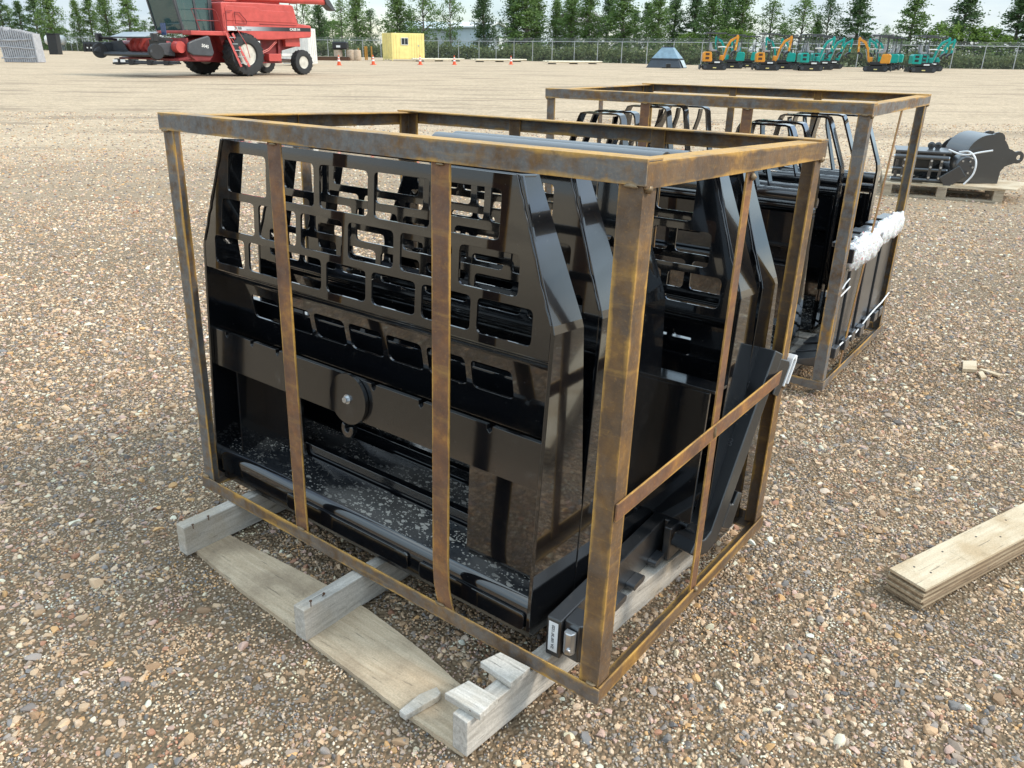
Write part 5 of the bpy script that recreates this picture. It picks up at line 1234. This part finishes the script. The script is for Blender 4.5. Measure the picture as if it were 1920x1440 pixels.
def crown(kind, seed, nclump, per, size):
    "crown of height 1 (base 0.06) built from leaf clumps on branches; returns leaf mesh points and trunk/limb mesh"
    rn = random.Random(seed); L = Leaves(); T = MB()
    T.tube([(0, 0, 0), (.006 * rn.uniform(-1, 1), .004, .35), (.01 * rn.uniform(-1, 1), 0, .7), (0, 0, .95)], [.020, .016, .009, .003], 7)
    for k in range(nclump):
        t_ = (k + rn.random()) / nclump
        if kind == 'spruce': z = .07 + .90 * t_; rad = .215 * (1 - t_) ** .80 + .012; r0 = rad * rn.uniform(.35, 1.08); dz = -.05 * r0 / .2
        elif kind == 'poplar': z = .10 + .86 * t_; rad = .155 * math.sin(math.pi * min(1, (t_ * .86 + .12))) ** .7 * (1.0 - .25 * t_); r0 = rad * rn.uniform(.15, 1.15); dz = .04 * r0 / .15
        elif kind == 'open': z = .16 + .80 * t_; rad = .19 * math.sin(math.pi * min(1, t_ * .82 + .16)) ** .8; r0 = rad * rn.uniform(.35, 1.2); dz = .03
        else: z = .10 + .85 * t_; rad = .42 * math.sin(math.pi * min(1, t_ * .80 + .12)) ** .6; r0 = rad * rn.uniform(.3, 1.05); dz = 0
        a = rn.uniform(0, 6.28); c = Vector((r0 * math.cos(a), r0 * math.sin(a), z + dz))
        if k % 3 == 0: T.tube([(0, 0, max(.05, z - .07)), tuple(c * .5 + Vector((0, 0, z - .05)) * .5), tuple(c)], [.006, .004, .0015], 5)
        cs = {'spruce': .045, 'poplar': .050, 'open': .045, 'round': .085}[kind] * rn.uniform(.6, 1.25)
        for j in range(per):
            q = Vector((rn.gauss(0, 1), rn.gauss(0, 1), rn.gauss(0, .75)))
            if kind == 'spruce': q = q + c.normalized() * rn.uniform(-.8, .6); q.z *= .55
            L.leaf(c + q * cs * .62, size, rn)
    return L, T
KIND = {}
for kind, mats, seeds, nc, per, sz in (('spruce', ('leaf_dark', 'leaf_mid'), (1, 2), 170, 34, .0125), ('poplar', ('leaf_mid', 'leaf_dark'), (3, 4, 5), 150, 36, .013), ('open', ('leaf_mid', 'leaf_pale'), (6, 7), 95, 30, .0125), ('round', ('leaf_pale', 'leaf_mid'), (8, 9), 90, 34, .026)):
    for s_ in seeds:
        L, T = crown(kind, s_, nc, per, sz)
        tm_ = T.mesh('trunk', 50); tm_.materials.append(BARK)
        for mt in mats: KIND.setdefault((kind, mt), []).append((L.mesh('crown', MATS[mt]), tm_))
TREES = [  # picture column, depth beyond the camera, top row, width factor, kind, leaf
 (-22, 168, -20, 1.2, 'spruce', 'leaf_dark'), (8, 160, -15, 1.2, 'spruce', 'leaf_dark'), (24, 175, 12, 1.0, 'open', 'leaf_mid'), (44, 160, 2, 1.3, 'spruce', 'leaf_dark'), (72, 158, -12, 1.15, 'spruce', 'leaf_dark'), (98, 152, -14, 1.35, 'poplar', 'leaf_mid'), (118, 165, 52, 1.6, 'round', 'leaf_mid'),
 (150, 150, 0, 1.0, 'poplar', 'leaf_mid'), (174, 152, -8, 1.15, 'spruce', 'leaf_mid'), (205, 148, -12, 1.3, 'poplar', 'leaf_mid'), (246, 146, -16, 1.25, 'spruce', 'leaf_mid'), (276, 160, 40, 1.4, 'open', 'leaf_mid'), (298, 142, -10, 1.15, 'spruce', 'leaf_dark'), (325, 145, 2, 1.2, 'open', 'leaf_mid'), (350, 140, -5, 1.2, 'spruce', 'leaf_mid'),
 (572, 150, -10, 1.0, 'open', 'leaf_mid'), (600, 135, 10, 1.2, 'poplar', 'leaf_dark'), (626, 150, 38, 1.5, 'round', 'leaf_mid'), (642, 132, 2, 1.0, 'open', 'leaf_mid'), (670, 128, -15, 1.35, 'poplar', 'leaf_mid'), (697, 130, 20, 1.1, 'open', 'leaf_dark'),
 (747, 122, -6, 1.45, 'poplar', 'leaf_mid'), (772, 135, 20, 1.2, 'open', 'leaf_mid'), (795, 122, -14, 1.5, 'open', 'leaf_mid'), (818, 126, 70, 1.2, 'spruce', 'leaf_dark'), (845, 120, -18, 1.15, 'open', 'leaf_mid'), (907, 118, -8, 1.35, 'poplar', 'leaf_dark'), (926, 122, 50, 1.1, 'open', 'leaf_dark'),
 (962, 116, -4, 1.5, 'poplar', 'leaf_dark'), (985, 114, -22, 1.9, 'spruce', 'leaf_mid'), (1005, 118, -10, 1.4, 'poplar', 'leaf_mid'), (1042, 116, 0, 1.2, 'poplar', 'leaf_mid'), (1070, 114, -6, 1.3, 'poplar', 'leaf_mid'), (1104, 112, -14, 1.4, 'poplar', 'leaf_mid'), (1138, 116, -4, 1.25, 'spruce', 'leaf_dark'), (1166, 110, -16, 1.45, 'poplar', 'leaf_mid'), (1188, 116, 20, 1.3, 'spruce', 'leaf_dark'), (1210, 118, 5, 1.2, 'spruce', 'leaf_dark'),
 (1232, 108, -12, 1.4, 'poplar', 'leaf_mid'), (1262, 112, -6, 1.3, 'poplar', 'leaf_dark'), (1290, 106, 62, 1.4, 'round', 'leaf_pale'), (1300, 112, -12, 1.45, 'spruce', 'leaf_dark'), (1330, 106, -4, 1.5, 'poplar', 'leaf_mid'), (1358, 110, -14, 1.3, 'poplar', 'leaf_dark'), (1388, 106, -16, 1.5, 'poplar', 'leaf_mid'), (1372, 100, 55, 1.5, 'round', 'leaf_pale'),
 (1441, 104, 4, 1.4, 'open', 'leaf_mid'), (1466, 108, 44, 1.3, 'open', 'leaf_mid'), (1500, 104, 2, 1.6, 'open', 'leaf_mid'), (1525, 106, 40, 1.3, 'poplar', 'leaf_mid'), (1546, 104, 0, 1.45, 'open', 'leaf_dark'), (1603, 102, -10, 1.65, 'spruce', 'leaf_dark'), (1655, 150, 50, 1.0, 'open', 'leaf_mid'),
 (1704, 100, -14, 1.75, 'spruce', 'leaf_mid'), (1768, 98, 44, 1.5, 'round', 'leaf_pale'), (1800, 99, -10, 1.9, 'spruce', 'leaf_dark'), (1838, 98, 50, 1.8, 'round', 'leaf_pale'), (1898, 98, -8, 1.7, 'spruce', 'leaf_dark'), (1940, 98, -20, 1.6, 'poplar', 'leaf_mid')]
TREES.sort()
def ordinal(n):
    return '%d%s' % (n, 'th' if 10 <= n % 100 <= 20 else {1: 'st', 2: 'nd', 3: 'rd'}.get(n % 10, 'th'))
DESC = {('spruce', 'leaf_dark'): 'dark green pointed tree', ('spruce', 'leaf_mid'): 'mid green pointed tree', ('poplar', 'leaf_mid'): 'mid green columnar tree', ('poplar', 'leaf_dark'): 'dark green columnar tree', ('open', 'leaf_mid'): 'thin-crowned mid green tree', ('open', 'leaf_dark'): 'thin-crowned dark tree', ('round', 'leaf_mid'): 'round green bush tree', ('round', 'leaf_pale'): 'bright yellow-green rounded bush tree'}
rt = random.Random(5)
for i, (px, Y, top, wf, kind, leaf) in enumerate(TREES):
    p = at_depth(px, Y); h = height_for(p, top)
    p2_ = at_depth(px, Y, h * .6); p = (Vector(p) + Vector(p2_)) / 2; p.z = 0
    key = (kind, leaf)
    var = KIND.get(key) or KIND[(kind, 'leaf_mid')] ; cm_, tm_ = var[rt.randrange(len(var))]
    if not KIND.get(key):
        cm_ = cm_.copy(); cm_.materials.clear(); cm_.materials.append(MATS[leaf])
    s_ = h / .97; tr_ = thing('tree', '%s behind the fence, %s tree from the left' % (DESC[key], ordinal(i + 1)), 'tree', Matrix.Translation(p) @ Matrix.Rotation(rt.uniform(0, 6.28), 4, 'Z') @ Matrix.Diagonal((s_ * wf * 1.02 * rt.uniform(.82, 1.15), s_ * wf * 1.02 * rt.uniform(.82, 1.15), s_, 1)), 'trees beyond the fence')
    for nm, me in (('trunk', tm_), ('crown', cm_)):
        o = bpy.data.objects.new(nm, me); COL.objects.link(o); o.parent = tr_
# thicket of shrubs right behind the fence: one uncountable mass
L = Leaves(); rn = random.Random(21); S = 0
for x, y in along(.34):
    if y > 128: dens_ = .5
    else: dens_ = 1.0
    if rn.random() > dens_: continue
    hh = 1.15 + .75 * (0.5 + mnoise.noise(Vector((x * .16, y * .16, 4)))) + .4 * mnoise.noise(Vector((x * .6, y * .6, 1)))
    if y > 118: hh *= .6
    for k in range(3):
        c = Vector((x + rn.gauss(0, .35), y + 1.6 + abs(rn.gauss(0, 1.6)), hh * rn.uniform(.12, .9)))
        for j in range(30): L.leaf(c + Vector((rn.gauss(0, .34), rn.gauss(0, .34), rn.gauss(0, .27))), .19, rn)
me = L.mesh('shrub_thicket', MATS['leaf_olive']); o = bpy.data.objects.new('shrub_thicket', me); COL.objects.link(o); o['kind'] = 'stuff'; o['label'] = 'olive green thicket of shrubs right behind the fence'; o['category'] = 'shrubs'
# weeds along the far left fence foot
# ================================================================== buildings and tank beyond
plain('shed_wall', (.42, .44, .44), .6, 0, .05, 1); plain('shed_roof', (.52, .58, .62), .45, 0, .05, 1); plain('house_wall', (.50, .48, .44), .7, 0, .05, 1); plain('house_roof', (.24, .22, .21), .8, 0, .1, 1); plain('trim', (.70, .70, .68), .6)
def building(label, px0, px1, Y, eave, ridge, wall, roof, nm, wins, door=None, gable=False):
    A = at_depth(px0, Y); B = at_depth(px1, Y + 3); d = (B - A).normalized(); L_ = (B - A).length
    mid = (A + B) / 2; he = height_for(mid, eave); hr = height_for(mid, ridge)
    b = thing(nm, label, 'building', basis(A, d, Vector((-d.y, d.x, 0)))); dp = 12.0
    MB().box(0, L_, 0, dp, 0, he).build('wall', MATS[wall], b)
    if gable: rf = MB().prism([(-.6, he), (L_ / 2, hr), (L_ + .6, he), (L_ + .6, he + .2), (L_ / 2, hr + .25), (-.6, he + .2)], lambda a, b_, c: (a, c, b_), -.6, dp); MB().prism([(0, he), (L_, he), (L_ / 2, hr)], lambda a, b_, c: (a, c, b_), .0, .2).build('gable', MATS[wall], b)
    else: rf = MB().prism([(-.6, he), (dp / 2, hr), (dp + .6, he), (dp + .6, he + .2), (dp / 2, hr + .25), (-.6, he + .2)], lambda a, b_, c: (c, a, b_), -.4, L_ + .4)
    rf.build('roof', MATS[roof], b)
    for x, z, w_, h_ in wins:
        f_ = MB().box(L_ * x, L_ * x + w_, -.10, -.002, z, z + h_).build('window', MATS['trim'], b); MB().box(L_ * x + .1, L_ * x + w_ - .1, -.13, -.101, z + .1, z + h_ - .1).build('pane', MATS['window_dark'], f_)
    if door: MB().box(L_ * door, L_ * door + 3.0, -.08, -.002, 0, 3.2).build('door', MATS['trim'], b)
    return b
building('long grey metal shed with pale blue roof behind the trees', 768, 912, 165, 55, 42, 'shed_wall', 'shed_roof', 'metal_shed', [(.86, 1.2, 1.2, 1.0)], .7)
building('pale gabled shed end beside the long grey shed', 918, 944, 160, 52, 43, 'shed_roof', 'trim', 'gabled_shed', [(.4, 2.2, 1.0, 1.2)], .6, True)
building('two-storey house with brown roof half hidden by the trees', 1086, 1136, 180, 48, 22, 'house_wall', 'house_roof', 'house', [(.15, 4.2, 1.4, 1.3), (.6, 4.2, 1.4, 1.3), (.4, 1.2, 1.6, 1.3)], .6)
building('house roof showing between trees above the excavators', 1632, 1690, 170, 84, 66, 'house_wall', 'house_roof', 'bungalow', [(.3, 1.0, 1.4, 1.2), (.7, 1.0, 1.4, 1.2)], .5, True)
rp = thing('rubble_bank', 'pale bank of rubble seen through the fence left of the hopper', 'rubble'); rr_ = random.Random(3)
for k in range(46):
    q = at_depth(1030 + rr_.uniform(0, 215), rr_.uniform(112, 117)); r_ = rr_.uniform(.35, .7); m = MB(); bm = bmesh.new(); bmesh.ops.create_icosphere(bm, subdivisions=1, radius=r_)
    vs = [tuple(v.co * (1 + .4 * mnoise.noise(v.co * 2 + Vector((k, 0, 0)))) + Vector((q.x, q.y, .85 + rr_.uniform(-.2, .5)))) for v in bm.verts]; bm.verts.index_update(); fs = [tuple(v.index for v in f.verts) for f in bm.faces]; bm.free(); m.add(vs, fs); m.build('rubble_piece', MATS['pale_pole'], rp)
q = at_depth(1040, 115); qq = at_depth(1240, 113)
MB().loft([[(q.x, q.y, 0), (q.x, q.y + 4, 0), (q.x, q.y + 3, .9), (q.x, q.y + 1, .9)], [(qq.x, qq.y, 0), (qq.x, qq.y + 4, 0), (qq.x, qq.y + 3, .8), (qq.x, qq.y + 1, .8)]]).build('bank', MATS['pale_pole'], rp)
tk_ = thing('propane_tank', 'white horizontal propane tank beyond the fence on the left', 'tank', Matrix.Translation(at_depth(108, 150)))
sc_ = 1.0
MB().lathe([(0, -1.75), (.5, -1.68), (.78, -1.4), (.82, -1.1), (.82, 1.1), (.78, 1.4), (.5, 1.68), (0, 1.75)], (0, 0, 1.7), (1, .5, 0), 24).build('vessel', MATS['trim'], tk_, smooth=40)
for x in (-.8, .8): MB().box(x - .12, x + .12, -.5 + x * .5, .5 + x * .5, 0, 1.1).build('saddle', MATS['galv'], tk_)
MB().cbox((.75, -.55, 1.55), (1.0, .06, .6), (0, 0, R(28))).build('placard', MATS['galv'], tk_)
SC.cycles.max_bounces = 8; SC.cycles.diffuse_bounces = 3; SC.cycles.glossy_bounces = 4; SC.cycles.transparent_max_bounces = 10
